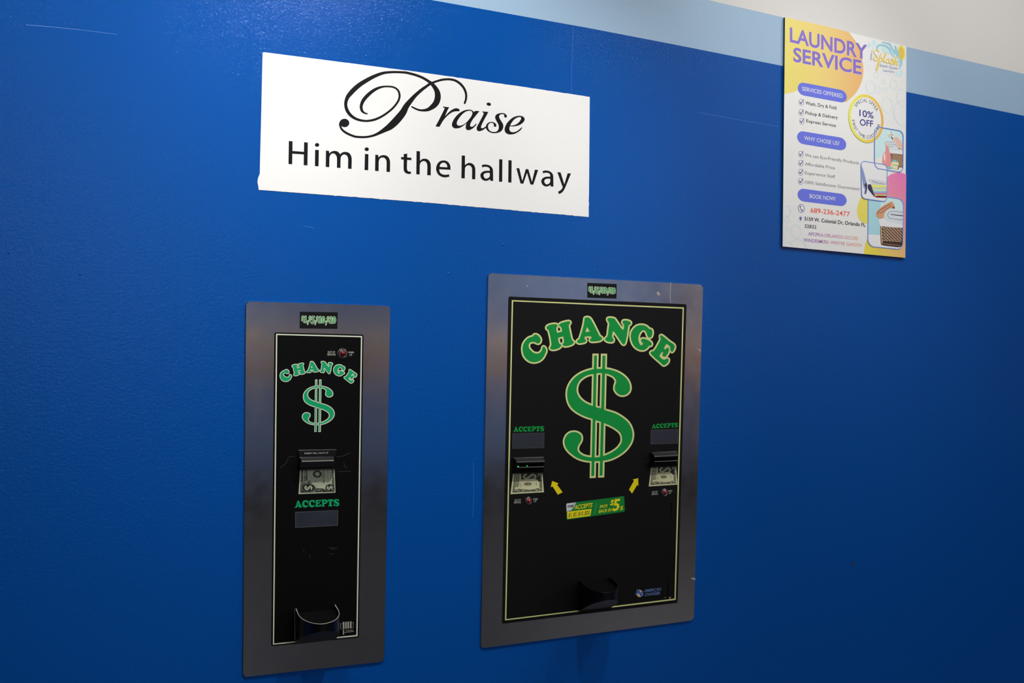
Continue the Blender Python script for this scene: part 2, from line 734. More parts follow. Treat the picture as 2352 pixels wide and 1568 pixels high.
pl = [(603.4, 121), (606.5, 119.8)]
for a, b_, n_ in (((606.5, 119.8), (950, 163.8), 60), ((950, 163.8), (1206.8, 200), 40), ((1206.8, 200), (1354.6, 222.4), 20)):
    pl += torn(a, b_, n_, .5) + [b_]
pl += [(1354, 300), (1353.4, 380), (1352.7, 450), (1352.1, 462), (1353, 468), (1352.0, 476), (1352.3, 486), (1352.1, 498.2)]
for a, b_, n_ in (((1352.1, 498.2), (980, 464.9), 70), ((980, 464.9), (594, 435.7), 70)):
    pl += torn(a, b_, n_, .9) + [b_]
pl += [(593.5, 428), (591.6, 419), (592.2, 411), (594, 405), (596.8, 398.6), (597.6, 360), (599.4, 290), (601.4, 205), (602.6, 150)]
so = at(600, 440, 0)
sg = MB(so)
sg.prism(pl, 0, .0007, M_PAPER)
sign = sg.build('paper_sign')
tag(sign, 'white rectangular wall sign with torn edges reading Praise Him in the hallway', 'sign')

C_P1, C_P2 = (770, 150, 8.7125), (920, 150, 9.2235)
C_R1, C_R2 = (990, 220, 15.683), (1100, 220, 15.683)
SO = .0007 + LAY
sw = [(640, 968, 26), (590, 955, 34), (540, 915, 50), (520, 850, 58), (525, 790, 62), (555, 715, 70), (610, 640, 72), (690, 562, 70), (780, 495, 62),
      (880, 447, 48), (980, 425, 36), (1070, 423, 34), (1150, 433, 35), (1220, 465, 36), (1268, 520, 40), (1288, 600, 42), (1275, 680, 42), (1230, 762, 42),
      (1150, 858, 42), (1040, 950, 42), (920, 1028, 44), (790, 1085, 46), (680, 1108, 44), (610, 1112, 42), (500, 1098, 46), (390, 1058, 54), (300, 990, 62),
      (240, 905, 66), (212, 810, 62), (215, 730, 66), (248, 635, 78), (310, 555, 92), (400, 462, 95), (500, 380, 90), (600, 317, 85), (720, 250, 75),
      (840, 195, 65), (950, 157, 56), (1050, 141, 50), (1200, 134, 46)]
sw2 = [(92, 151, 50), (200, 172, 52), (320, 205, 52), (440, 250, 52), (540, 303, 54), (610, 350, 60), (668, 396, 72), (735, 480, 92), (777, 565, 112),
       (790, 648, 125), (780, 728, 130), (745, 808, 124), (672, 880, 104), (575, 938, 70), (460, 953, 46), (375, 941, 40), (300, 910, 36), (240, 878, 30)]
st = [(1360, 798, 44), (1385, 720, 44), (1390, 630, 46), (1370, 540, 48), (1320, 450, 50), (1240, 370, 50), (1150, 318, 48), (1050, 297, 46), (970, 296, 46),
      (870, 308, 46), (770, 335, 46), (690, 364, 48), (616, 398, 54), (537, 454, 58), (451, 516, 66), (310, 640, 78), (172, 800, 110), (108, 890, 125), (50, 1000, 146)]
st2 = [(1236, 1090, 150), (1105, 1216, 135), (985, 1293, 92), (872, 1357, 60), (768, 1402, 46), (640, 1431, 42), (520, 1435, 42), (400, 1425, 44), (300, 1390, 44),
       (210, 1345, 44), (140, 1290, 42), (108, 1235, 40), (96, 1180, 44)]


def px3(crop, pts):
    return [(crop[0] + x / crop[2], crop[1] + y / crop[2], w / crop[2]) for x, y, w in pts]


sc_ = MB(so)
sc_.ribbon(smooth_open(px3(C_P1, sw) + px3(C_P2, sw2), 5), SO, M_INK)
sc_.ribbon(smooth_open(px3(C_P2, st) + px3(C_P1, st2), 5), SO, M_INK)
sc_.poly(ellipse(*c1(C_P1, 188, 1153), 93 / 8.71, 84 / 8.71), SO, M_INK)
sc_.curve(C_P1, '80,1210 76,1170 100,1110 150,1075 170,1150 125,1205', SO, M_INK)
sc_.curve(C_R1, '432,400* 445,387 640,410* 648,428 600,510 555,610 510,722* 570,660 650,580 740,510 830,462 920,446 990,465 1028,510 1025,545 990,556 900,557 800,578 700,632 600,712 500,812 420,917 360,1020 320,1095 290,1112* 220,1112 165,1090* 200,1030 270,900 350,740 420,600 475,490 490,450 470,432 440,420', SO, M_INK)
sc_.curve(C_R1, '1390,498 1450,510 1510,545 1550,580* 1590,540* 1735,548* 1740,562 1680,630 1600,730 1520,830 1450,940 1415,1020 1410,1070 1430,1105 1470,1112 1530,1085 1590,1030 1625,1000* 1645,1025* 1590,1095 1500,1175 1420,1220 1350,1237 1290,1222 1255,1175 1250,1110 1260,1040 1282,985* 1200,1050 1100,1120 1000,1162 900,1175 820,1155 765,1100 752,1030 770,950 820,850 900,740 1000,640 1100,570 1200,525 1300,502',
          SO, M_INK, ['1390,535 1450,550 1485,590 1488,640 1460,720 1400,810 1320,910 1230,990 1130,1050 1030,1075 960,1060 930,1010 930,960 960,880 1020,790 1100,690 1190,610 1290,555'])
sc_.curve(C_R2, '120,560* 330,578* 330,600 300,660 240,770 180,880 120,1000 80,1100 80,1150 110,1168 170,1150 245,1105* 262,1150* 200,1195 120,1245 40,1272 5,1275 -55,1250 -80,1190 -72,1120 -25,1030 40,910 110,775 160,670 170,625 150,600 125,585', SO, M_INK)
sc_.poly(ellipse(*c1(C_R2, 355, 302), 80 / 15.68, 58 / 15.68, .12), SO, M_INK)
sc_.curve(C_R2, '840,618 920,632 985,680 1008,730 1000,765 960,785 920,765 910,730 915,695 880,665 830,658 770,675 735,715 730,770 760,840 810,920 860,1000 880,1080 875,1150 840,1230 760,1300 660,1335 550,1345 440,1330 340,1280 280,1220 250,1150 255,1080 290,1010 350,960 430,940 520,950 590,985 625,1040 630,1080 605,1108 560,1112 535,1080 540,1040 520,1000 470,975 410,980 360,1015 332,1070 330,1130 350,1200 400,1260 470,1292 550,1300 630,1285 690,1230 712,1160 712,1080 690,1010 640,920 595,830 585,770 600,710 650,660 730,630', SO, M_INK)
sc_.curve(C_R2, '1480,718 1560,735 1620,775 1650,830 1640,890 1590,960 1500,1030 1400,1075 1280,1098 1180,1098 1118,1090* 1100,1160 1105,1230 1140,1285 1200,1308 1280,1305 1370,1270 1460,1205 1550,1128* 1565,1150* 1500,1235 1400,1310 1290,1365 1170,1392 1070,1385 990,1350 940,1290 925,1210 945,1110 1000,1000 1080,900 1180,810 1290,750 1390,722',
          SO, M_INK, ['1470,765 1510,780 1520,815 1500,870 1440,950 1360,1015 1270,1055 1180,1068 1128,1060* 1160,1000 1220,910 1300,830 1390,780'])
tag(sc_.build('script_lettering', sign), 'black script word with large looped capital')

B1, B2, B3, B4 = (650, 310, 11.76), (830, 330, 10.691), (1040, 340, 14.7), (1170, 350, 14.7)
bl = MB(so)
bl.curve(B1, '158,160* 258,168* 256,430* 565,452* 570,192* 672,203* 660,820* 560,815* 562,525* 252,503* 248,790* 148,782*', SO, M_INK)
bl.curve(B1, '868,398* 968,405* 960,845* 862,838*', SO, M_INK)
bl.poly(ellipse(*c1(B1, 920, 267), 58 / 11.76, 52 / 11.76), SO, M_INK)
bl.curve(B1, '1160,420* 1242,428* 1252,495* 1290,460 1340,435 1395,428 1460,440 1510,475 1545,520* 1580,485 1630,462 1695,455 1770,475 1825,530 1850,600 1858,680 1852,916* 1756,908* 1760,680 1750,600 1720,550 1660,525 1610,540 1570,585 1556,660 1552,890* 1456,882* 1458,640 1440,560 1400,512 1355,495 1300,515 1262,580 1254,660 1250,868* 1154,860*', SO, M_INK)
bl.build('word_lettering', sign)
bl = MB(so)
bl.curve(B2, '88,248* 174,258* 168,652* 78,645*', SO, M_INK)
bl.poly(ellipse(*c1(B2, 132, 135), 52 / 10.69, 46 / 10.69), SO, M_INK)
bl.curve(B2, '342,268* 414,276* 420,338* 460,300 540,278 620,295 675,345 700,410 706,480 703,695* 616,688* 620,470 610,400 575,355 520,338 460,360 430,420 426,480 424,672* 336,665*', SO, M_INK)
bl.build('word_lettering', sign)
bl = MB(so)
bl.curve(B2, '1040,255* 1126,240* 1124,335* 1230,345* 1228,403* 1124,395* 1120,600 1130,650 1160,680 1218,683* 1216,738* 1160,742 1090,720 1048,670 1038,600 1040,390* 975,382* 976,323* 1038,330*', SO, M_INK)
bl.curve(B2, '1355,178* 1440,185* 1440,418* 1490,378 1555,366 1620,380 1675,430 1698,490 1705,570 1703,778* 1616,770* 1620,550 1605,475 1570,435 1520,425 1470,450 1440,500 1434,560 1432,756* 1348,748*', SO, M_INK)
bl.curve(B2, '2010,410 2080,420 2140,460 2180,530 2190,600 2190,640* 1915,625* 1920,680 1955,730 2020,758 2090,760 2150,750* 2165,805* 2090,822 2010,820 1930,790 1870,730 1838,650 1840,570 1870,490 1930,430', SO, M_INK, ['2015,462 2065,475 2100,520 2112,580* 1920,567* 1940,510 1975,475'])
bl.build('word_lettering', sign)
bl = MB(so)
bl.curve(B3, '302,245* 412,255* 412,575* 470,525 560,498 650,520 720,580 752,660 762,750 758,1055* 648,1048* 652,740 640,660 595,600 525,580 460,605 418,670 410,740 404,1025* 290,1015*', SO, M_INK)
GA = '975,580* 1050,555 1130,555 1230,580 1310,640 1350,710 1360,800 1362,1110* 1265,1102* 1255,1045* 1190,1090 1110,1105 1020,1080 955,1010 930,920 960,840 1040,785 1130,765 1250,765* 1245,700 1210,655 1140,632 1060,632 1000,655*'
GAH = '1250,838* 1250,930 1220,990 1140,1030 1080,1010 1042,950 1045,890 1090,850 1160,835'
bl.curve(B3, GA, SO, M_INK, [GAH])
sh = lambda s: [(1118 + (x - 975) * .95, 635 + (y - 580) * .98, k) for x, y, k in P(s)]
bl.curve(B4, sh(GA), SO, M_INK, [sh(GAH)])
bl.curve(B3, '1568,375* 1675,382* 1668,1140* 1560,1132*', SO, M_INK)
bl.curve(B3, '1880,405* 1988,415* 1980,1165* 1872,1158*', SO, M_INK)
bl.curve(B4, '235,525* 335,535* 435,960* 555,558* 640,565* 762,990* 862,580* 972,592* 808,1088* 710,1080* 595,690* 470,1055* 375,1048*', SO, M_INK)
bl.curve(B4, '1618,662* 1730,675* 1855,1075* 1968,700* 2080,712* 1990,930 1900,1150 1830,1290 1750,1370 1668,1402* 1642,1322* 1720,1280 1780,1215 1795,1165 1770,1090 1700,890', SO, M_INK)
bl.build('word_lettering', sign)

# ------------------------------------------------------------------ letter outlines of the machines
K1, K2, K3 = (1190, 740, 14.257), (1310, 715, 15.68), (1430, 735, 13.638)
CHANGE = [
    (K1, '545,400 610,405 680,455 730,530 738,590 715,660 665,690 610,680 550,650 490,638 410,655 360,700 345,770 360,840 420,920 500,990 590,1018 680,1008 745,960 790,880 805,815 840,795 885,830 915,890 915,970 885,1030 850,1110 770,1210 660,1280 530,1305 400,1285 280,1210 190,1090 150,950 150,800 190,680 260,580 360,500 480,460 510,425', []),
    (K1, '930,190 950,130 1030,85 1150,60 1240,60 1285,95 1280,140 1252,190 1262,280 1280,345* 1440,300* 1430,220 1400,150 1355,110 1352,70 1400,30 1500,-5 1600,-28 1670,-35 1708,0 1690,50 1660,110 1680,240 1720,420 1755,560 1790,600 1825,650 1800,700 1720,745 1600,775 1520,778 1470,745 1465,700 1500,650 1495,560 1475,460* 1310,510* 1320,600 1350,690 1400,730 1405,780 1340,840 1240,880 1130,892 1065,870 1050,825 1085,760 1085,660 1060,500 1020,330 1000,260 960,230', []),
    (K2, '520,240 560,218 640,212 700,240 750,300 830,440 920,620 1010,800 1060,890 1110,920 1145,960 1120,1020 1040,1060 900,1080 780,1085 720,1060 705,1020 730,985 765,950 755,910 700,895 600,900 520,912 488,950 510,990 555,1020 560,1065 520,1110 420,1135 320,1145 260,1120 240,1070 270,1030 325,1000 350,930 400,780 450,600 490,430 510,300', ['600,560* 545,745* 700,718*']),
    (K2, '1335,290 1350,245 1420,232 1530,240 1600,270 1650,340 1740,470 1830,600 1888,662* 1912,655* 1930,560 1935,490 1920,455 1885,410 1885,360 1920,330 2000,325 2100,345 2165,385 2175,430 2150,470 2100,500 2080,600 2040,850 2000,1060 1970,1150 1930,1192 1880,1170 1820,1090 1740,970 1650,840 1570,725* 1540,715* 1515,800 1502,900 1515,950 1550,990 1555,1050 1520,1095 1450,1102 1350,1085 1270,1040 1255,990 1290,940 1330,910 1355,800 1380,600 1398,450 1380,380 1345,330', []),
    (K3, '590,152 690,165 770,210 830,270 880,280 920,310 935,390 920,480 880,540 830,545 790,510 760,440 730,360 680,320 620,325 560,380 520,450 495,560 500,640 525,720 560,775 590,790 630,760 638,720 600,680 578,640 600,590 660,580 740,600 830,645 890,690 912,750 890,795 830,805 790,850 730,910 640,940 540,930 430,875 340,780 280,650 258,500 280,370 340,270 420,195 500,160', []),
    (K3, '1210,472 1250,490 1340,560 1460,660 1590,750 1628,800 1630,860 1600,940 1555,990 1520,975 1500,930 1490,850 1450,790 1380,752 1340,800 1295,880 1335,918 1385,870 1430,870 1450,910 1445,980 1410,1060 1350,1130 1300,1145 1255,1110 1250,1070 1275,1010 1240,985 1200,1040 1155,1110 1170,1150 1240,1215 1310,1235 1380,1205 1425,1210 1445,1250 1420,1320 1350,1390 1285,1412 1240,1380 1150,1300 1000,1170 890,1060 875,1020 900,985 960,970 1000,940 1090,800 1180,630 1192,580 1178,520 1185,485', []),
]
D1 = (1285, 805, 9.8)
DS = '775,415 620,452 480,510 350,600 250,720 190,850 172,980 190,1120 240,1240 330,1340 450,1420 600,1490 745,1535 820,1567 930,1600 1005,1630 1150,1692 1270,1762 1370,1852 1410,1972 1390,2082 1300,2202 1150,2302 990,2370 900,2392 800,2402 720,2400 600,2382 500,2342 430,2282 405,2212 430,2122 480,2042 495,1972 480,1902 420,1852 340,1832 240,1847 160,1912 115,2012 120,2112 170,2222 280,2332 420,2422 560,2467 720,2487 850,2487 985,2477 1150,2442 1320,2362 1480,2242 1600,2082 1645,1912 1620,1752 1550,1622 1430,1512 1280,1422 1150,1374 1010,1335 940,1305 825,1270 750,1245 600,1180 500,1110 420,1010 385,900 400,780 460,670 560,590 660,545 765,525 845,508 955,505 1030,510 1130,540 1220,590 1270,660 1275,710 1250,790 1245,860 1270,920 1330,980 1410,1005 1500,985 1570,920 1590,830 1570,730 1510,630 1410,540 1280,470 1130,425 1030,412 900,408'
C_AC = (670, 1140, 19.6)
ACCEPTS = [
    ('270,180* 320,185* 440,440 470,460 465,485* 400,497* 312,490* 330,440* 245,440* 250,485* 205,508* 135,510* 130,480 175,455 240,250', ['285,300* 258,365* 325,365*']),
    ('640,162 690,180 735,180* 745,250 735,300 705,310 680,270 640,235 590,245 570,310 585,370 630,405 690,395 735,370* 735,410 690,470 620,495 540,475 480,410 467,330 490,240 550,180', []),
    ('935,150 985,168 1030,168* 1040,238 1030,288 1000,298 975,258 935,223 885,233 865,298 880,358 925,393 985,383 1030,358* 1030,398 985,458 915,483 835,463 775,398 762,318 785,228 845,168', []),
    ('1060,160* 1305,145* 1315,200 1290,240 1260,195* 1180,190* 1180,275* 1225,270* 1240,225* 1260,225* 1250,350* 1225,345* 1215,310* 1178,315* 1175,405* 1240,400 1285,350* 1325,345* 1305,450* 1050,465* 1050,440* 1085,420* 1085,195*', []),
    ('1335,140* 1500,128 1580,150 1605,220 1580,300 1510,335 1455,335* 1450,390* 1490,410* 1485,440* 1340,452* 1340,425* 1370,400* 1370,180* 1335,165*', ['1462,195 1500,190 1520,230 1500,275 1460,278']),
    ('1640,130* 1870,120* 1885,230* 1850,235* 1820,180* 1795,178* 1795,375* 1830,405* 1825,432* 1655,440* 1650,410* 1690,380* 1695,185* 1665,190* 1635,240* 1605,235*', []),
    ('2000,105 2060,125 2115,110* 2140,210* 2110,215* 2060,175 2010,175 2005,205 2060,240 2120,270 2145,320 2125,390 2070,430 2000,435 1950,415 1900,430* 1885,320* 1915,310* 1950,360 2000,380 2040,370 2035,340 1970,310 1910,270 1895,210 1920,150 1960,115', []),
]


def accepts(mb, off, m_, f=None):
    for s, hs in ACCEPTS:
        mb.curve(C_AC, s, off, m_, hs, f)


N1 = (680, 710, 21.38)
N1Q = [(190, 118), (2050, 150), (2030, 965), (175, 940)]


def denominations(mb, off, q):
    """black sticker with the accepted amounts; q = its quad in the photo"""
    src = [c1(N1, *p) for p in N1Q]
    f = affine(src[:2] + [src[3]], q[:2] + [q[3]])
    mb.prism(q, off, off + .0003, M_BLACK)
    k = (q[1][0] - q[0][0]) / (src[1][0] - src[0][0])

    def S(pts, wg, wc):
        mb.stroke(N1, [(x, y, wc * .86) for x, y in pts], off + .0003 + LAY, M_CREAM2, f=f)
        mb.stroke(N1, [(x, y, wg) for x, y in pts], off + .0003 + 2 * LAY, M_GREEN, f=f)
    for dx, dy in ((0, 0), (355, 5), (715, 15), (1240, 30)):
        S([(358 + dx, 392 + dy), (325 + dx, 368 + dy), (290 + dx, 400 + dy), (315 + dx, 450 + dy), (348 + dx, 490 + dy), (350 + dx, 535 + dy), (318 + dx, 556 + dy), (282 + dx, 528 + dy)], 30, 84)
        S([(328 + dx, 330 + dy), (320 + dx, 575 + dy)], 16, 70)
    for dx, dy in ((0, 0), (720, 15)):
        S([(430 + dx, 372 + dy), (465 + dx, 352 + dy)], 34, 96)
        S([(470 + dx, 355 + dy), (462 + dx, 620 + dy)], 56, 116)
        S([(400 + dx, 635 + dy), (515 + dx, 632 + dy)], 34, 96)
    for dx, dy in ((0, 0), (365, 10), (890, 25)):
        S([(580 + dx, 575 + dy), (596 + dx, 640 + dy), (570 + dx, 735 + dy)], 30, 82)
    S([(885, 372), (790, 372), (782, 480), (835, 490), (868, 560), (855, 640), (800, 685), (758, 655)], 52, 110)
    for cx, cy in ((1337, 512), (1873, 528)):
        ov = [(cx + 50 * cos(a * pi / 8), cy + 132 * sin(a * pi / 8)) for a in range(17)]
        S(ov, 48, 104)
    S([(1660, 440), (1690, 385), (1740, 395), (1745, 470), (1700, 570), (1655, 650)], 50, 106)
    S([(1655, 660), (1780, 672)], 44, 100)


def lamp(root, o, cpx, rpx, dark):
    b = MB(o)
    b.lathe(cpx, rpx, [(1, .0046), (1, .0062), (.93, .0066), (.93, .0048)], M_CHROME)
    b.lathe(cpx, rpx, [(.90, .0048), (.88, .0052), (.76, .0052)], M_VOID)
    b.lathe(cpx, rpx, [(.76, .005), (.75, .0085), (.70, .0095), (.62, .0092), (.60, .007)], M_CHROME)
    ob = b.build('indicator_lamp', root)
    l = MB(o)
    n = 6
    prof = [(.61 * cos(i / n * pi / 2), .0075 + .0055 * sin(i / n * pi / 2)) for i in range(n)] + [(.02, .013)]
    l.lathe(cpx, rpx, prof, M_RED_D if dark else M_RED)
    tag(l.build('lamp_lens', ob), 'red lens')
    return ob


def wear(name, mb, root):
    return mb.build(name, root)


# ------------------------------------------------------------------ narrow change machine (left)
BZ = .004
q1 = [(564.6, 691.3), (897.2, 702.0), (883.4, 1519.3), (557.4, 1555.6)]
o1 = at(720, 1540, 0)
m1 = empty('change_machine', o1, 'tall narrow steel-framed bill change machine set in blue wall under the paper sign', 'change machine')
b = MB(o1)
b.prism(rrect(q1, .032, .0125, 6), 0, BZ, M_STEEL, bevel=.0008)
tag(b.build('bezel', m1), 'scuffed brushed steel surround')
p1 = [(630.4, 763.0), (835.2, 768.3), (824.2, 1463.6), (623.2, 1483.5)]
FO = BZ + .0006
b = MB(o1)
b.prism(rrect(p1, .02, .005, 3), BZ, FO, M_BLACK2)
# scratches on the black panel
C6 = (540, 1000, 4.9)
M_SCR = mat('faint scratch', (52, 50, 47), .6)
for s in ([(510, 360), (560, 320), (600, 255)], [(600, 240), (670, 235)], [(1140, 240), (1230, 225), (1300, 190)], [(1225, 300), (1235, 350), (1265, 355)], [(1160, 405), (1300, 402)], [(760, 1275), (780, 1310)],
          [(1050, 1255), (1110, 1262), (1150, 1270)], [(1070, 1275), (1120, 1280)], [(840, 1340), (845, 1380)], [(1060, 1330), (1110, 1335)]):
    b.stroke(C6, [(x, y, 5) for x, y in s], FO + LAY, M_SCR)
face1 = tag(b.build('face_panel', m1), 'black printed panel')
b = MB(o1)
b.frame([(634, 766.2), (832, 771.4), (821.3, 1460.6), (626.7, 1480.2)], 2.9, FO + LAY, M_CREAM2)
tag(b.build('border_line', face1), 'cream border line')

CM = (635, 820, 11.76)
BB = [(104, 338, 403, 648), (425, 165, 775, 495), (822, 122, 1142, 412), (1182, 120, 1513, 440), (1549, 210, 1843, 500), (1830, 337, 2163, 696)]
b = MB(o1)
for (crop, s, hs), bb in zip(CHANGE, BB):
    q = smooth_closed(cr(crop, P(s)))
    ax, bx = min(p[0] for p in q), max(p[0] for p in q)
    ay, by = min(p[1] for p in q), max(p[1] for p in q)
    x0_, y0_ = c1(CM, bb[0], bb[1])
    x1_, y1_ = c1(CM, bb[2], bb[3])
    f = affine([(ax, ay), (bx, ay), (ax, by)], [(x0_, y0_), (x1_, y0_), (x0_, y1_)])
    q = [f(p) for p in q]
    H = [[f(p) for p in smooth_closed(cr(crop, P(h)))] for h in hs]
    b.outline(q, 3.5, FO + LAY, M_CREAM2)
    for h in H:
        b.poly(h, FO + LAY, M_CREAM2)
    b.poly(q, FO + 2 * LAY, M_TEAL, H)
tag(b.build('change_lettering', face1), 'arched green word CHANGE')

DM = (680, 865, 11.61)
b = MB(o1)


def dmap(p):
    x, y = (p[0] - 1285) * 9.8, (p[1] - 805) * 9.8
    t = (y - 66) / 2803
    u = x - (742 - 62 * t)
    X = 508 - 21 * t + (u * .562 if u < 0 else (u * .52 if u < 331 else 331 * .52 + (u - 331) * .58))
    Y = 72 + t * 1400
    return c1(DM, X, Y) + tuple(p[2:])


qs = smooth_closed([dmap(p) for p in cr(D1, P(DS))])
bars = ['508,72* 570,72* 549,1470* 487,1472*', '616,72* 680,72* 660,1470* 594,1470*']
inner = ['527,95* 551,95* 533,1450* 507,1452*', '636,95* 660,95* 640,1450* 615,1450*']
for s in bars:
    b.curve(DM, s, FO + LAY, M_CREAM2)
b.poly(qs, FO + 2 * LAY, M_TEAL)
b.outline(qs, 1.9, FO + 3 * LAY, M_CREAM2)
for s in inner:
    b.curve(DM, s, FO + 4 * LAY, M_TEAL)
tag(b.build('dollar_symbol', face1), 'green dollar sign with cream outline')
b = MB(o1)
accepts(b, FO + LAY, M_TEAL)
tag(b.build('accepts_lettering', face1), 'green word ACCEPTS')
CL = (745, 790, 29.4)
b = MB(o1)
for s, a, c, h in (('OUT OF', (230, 595), (720, 600), 120), ('SERVICE', (200, 762), (755, 768), 122), ('WHEN', (1605, 615), (1995, 615), 115), ('LIT', (1705, 788), (1885, 793), 125)):
    b.text(s, c1(CL, *a), c1(CL, *c), h / 29.4, FO + LAY, M_SMALL, .012)
    if s == 'SERVICE':
        tag(b.build('notice_lettering', face1), 'small notice left of the red lamp')
        b = MB(o1)
tag(b.build('notice_lettering', face1), 'small notice right of the red lamp')
lamp(m1, o1, c1(CL, 1165, 635), (335 / 29.4, 345 / 29.4), True)

CB = (670, 1025, 13.066)
# picture of a bill printed below the slot
M_BILL = mat('printed bill paper', (196, 204, 170), .5)
M_BILL2 = mat('printed bill paper on wide machine', (216, 214, 168), .5)
M_BINK = mat('bill ink', (46, 52, 44), .5)
M_BINK2 = mat('bill ink mid tone', (96, 102, 84), .5)
M_BBLK = mat('bill black', (14, 15, 14), .5)


def filigree(b, q, n, m_, off, w):
    """curly engraving inside quad q"""
    rnd = random.Random(7)
    for i in range(n):
        s, t = rnd.random(), rnd.random()
        cx, cy = bil(q, s, t)
        r = rnd.uniform(1.2, 2.6)
        a = rnd.uniform(0, 6)
        pts = [(cx + r * (1 - k / 9) * cos(a + k * .75), cy + .7 * r * (1 - k / 9) * sin(a + k * .75), w) for k in range(9)]
        b.ribbon(pts, off, m_, round_=False)


b = MB(o1)
F1 = FO + LAY
b.curve(CB, '255,660* 1288,650* 1313,1387* 205,1428*', F1, M_BILL)
for s in ('282,690* 345,690* 308,1392* 250,1392*', '1200,690* 1258,690* 1284,1362* 1222,1362*'):
    b.curve(CB, s, F1 + LAY, M_BINK)
b.curve(CB, '250,1392* 300,1150 400,1110 560,1130 690,1200 760,1250 900,1250 1000,1270 1060,1190 1180,1150 1284,1230 1284,1362*', F1 + LAY, M_BINK)
b.curve(CB, '310,1120 360,1085 430,1090 470,1120 400,1140', F1 + LAY, M_BINK2)
b.curve(CB, '470,1110 540,1015 545,1040 525,1085 600,1080 590,1105', F1 + LAY, M_BINK)
fq = [c1(CB, *p) for p in ((262, 1130), (1275, 1240), (1275, 1355), (255, 1385))]
filigree(b, fq, 70, M_BILL, F1 + 2 * LAY, .35)
fq = [c1(CB, *p) for p in ((285, 700), (335, 700), (310, 1130), (262, 1130))]
filigree(b, fq, 26, M_BILL, F1 + 2 * LAY, .3)
fq = [c1(CB, *p) for p in ((1205, 700), (1255, 700), (1275, 1130), (1225, 1130))]
filigree(b, fq, 24, M_BILL, F1 + 2 * LAY, .3)
for cx, cy, rx, ry in ((505, 1238, 185, 108), (1143, 1238, 116, 97)):
    b.poly(ellipse(*c1(CB, cx, cy), (rx + 18) / 13.07, (ry + 15) / 13.07), F1 + 3 * LAY, M_BINK2)
    b.poly(ellipse(*c1(CB, cx, cy), rx / 13.07, ry / 13.07), F1 + 4 * LAY, M_BBLK)
    k = rx / 185
    sg_ = [(590, 1290), (590, 1210), (555, 1180), (515, 1215), (485, 1285), (440, 1300), (395, 1270), (390, 1200), (420, 1190)]
    kk = .72 if k < 1 else 1
    b.stroke(CB, [(cx + (x - 495) * kk * .9, cy + (y - 1240) * (.85 if kk < 1 else .95), 34 * kk) for x, y in sg_], F1 + 5 * LAY, M_BILL)
    for d in (-12, 12):
        b.stroke(CB, [(cx - 130 * kk, cy + d, 9), (cx + 130 * kk, cy + d, 9)], F1 + 5 * LAY, M_BILL, straight=True)
b.ring(*c1(CB, 770, 828), 133 / 13.07, 112 / 13.07, 66 / 13.07, F1 + LAY, M_BINK, wy=50 / 13.07)
for k in range(20):
    a = k * pi / 10
    b.poly(ellipse(*c1(CB, 770 + 104 * cos(a), 828 + 88 * sin(a)), .7, .7, n=8), F1 + 2 * LAY, M_BINK2)
b.text('THE UNI', c1(CB, 460, 1040), c1(CB, 460, 690), 0, F1 + 2 * LAY, M_BINK, .02, up=(-88 / 13.07, 0))
b.curve(CB, '430,1025* 470,1020* 470,690* 445,690*', F1 + LAY, M_BINK2)
b.text('F6170137', c1(CB, 1002, 1098), c1(CB, 985, 700), 0, F1 + LAY, M_BINK, .012, up=(-66 / 13.07, 0))
b.text('6', c1(CB, 735, 1066), c1(CB, 735, 1034), 0, F1 + LAY, M_BINK, .012, up=(-50 / 13.07, 0))
b.text('6', c1(CB, 1108, 1078), c1(CB, 1108, 1040), 0, F1 + LAY, M_BINK, .012, up=(-56 / 13.07, 0))
b.stroke(CB, [(1085 + 22 * sin(k * 1.9), 1000 - k * 20, 8) for k in range(16)], F1 + LAY, M_BINK, n=3)
b.stroke(CB, [(1165, 990, 12), (1165, 770, 12)], F1 + LAY, M_BINK2, straight=True, round_=False)
bp1 = tag(b.build('bill_picture', m1), 'printed picture of the end of a one dollar bill')

b = MB(o1)
R = lambda a, c_, off: (c1(CB, *a), c1(CB, *c_), off)
b.loft([R((205, 128), (1345, 104), FO), R((203, 104), (1343, 82), FO + .004), R((206, 126), (1343, 104), FO + .005), R((225, 320), (1320, 285), FO + .006),
        R((240, 340), (1270, 300), FO + .007), R((290, 405), (1262, 372), FO + .018), R((300, 430), (1262, 398), FO + .020), R((305, 456), (1272, 432), FO + .021),
        R((262, 480), (1300, 455), FO + .0215), R((252, 640), (1312, 610), FO + .0215), R((255, 690), (1312, 655), FO + .020), R((262, 705), (1310, 672), FO + .012), R((255, 712), (1310, 685), FO)],
       M_PLASTIC, {0: M_GREY, 4: M_PLASTIC_LIT, 6: M_GREY})
ac = tag(b.build('bill_acceptor', m1), 'black bill slot with projecting lip')
b = MB(o1)
d_ = (.006 - .005)
b.text('INSERT BILL FACE UP', c1(CB, 380, 230), c1(CB, 1100, 212), 46 / 13.07, FO + .0064, M_SMALL, .006)
tag(b.build('slot_lettering', ac), 'small white words on the slot')
b = MB(o1)
wq = [c1(C_AC, *p) for p in ((155, 690), (2093, 605), (2082, 1307), (155, 1412))]
b.prism(wq, FO, FO + .0003, M_WIN)
b.frame(wq, 1.8, FO + .0003 + LAY, M_WINE)
tag(b.build('accepts_window', m1), 'blank grey metal insert')
b = MB(o1)
denominations(b, BZ, [c1(N1, *p) for p in N1Q])
tag(b.build('denomination_sticker', m1), 'black sticker with green dollar amounts')


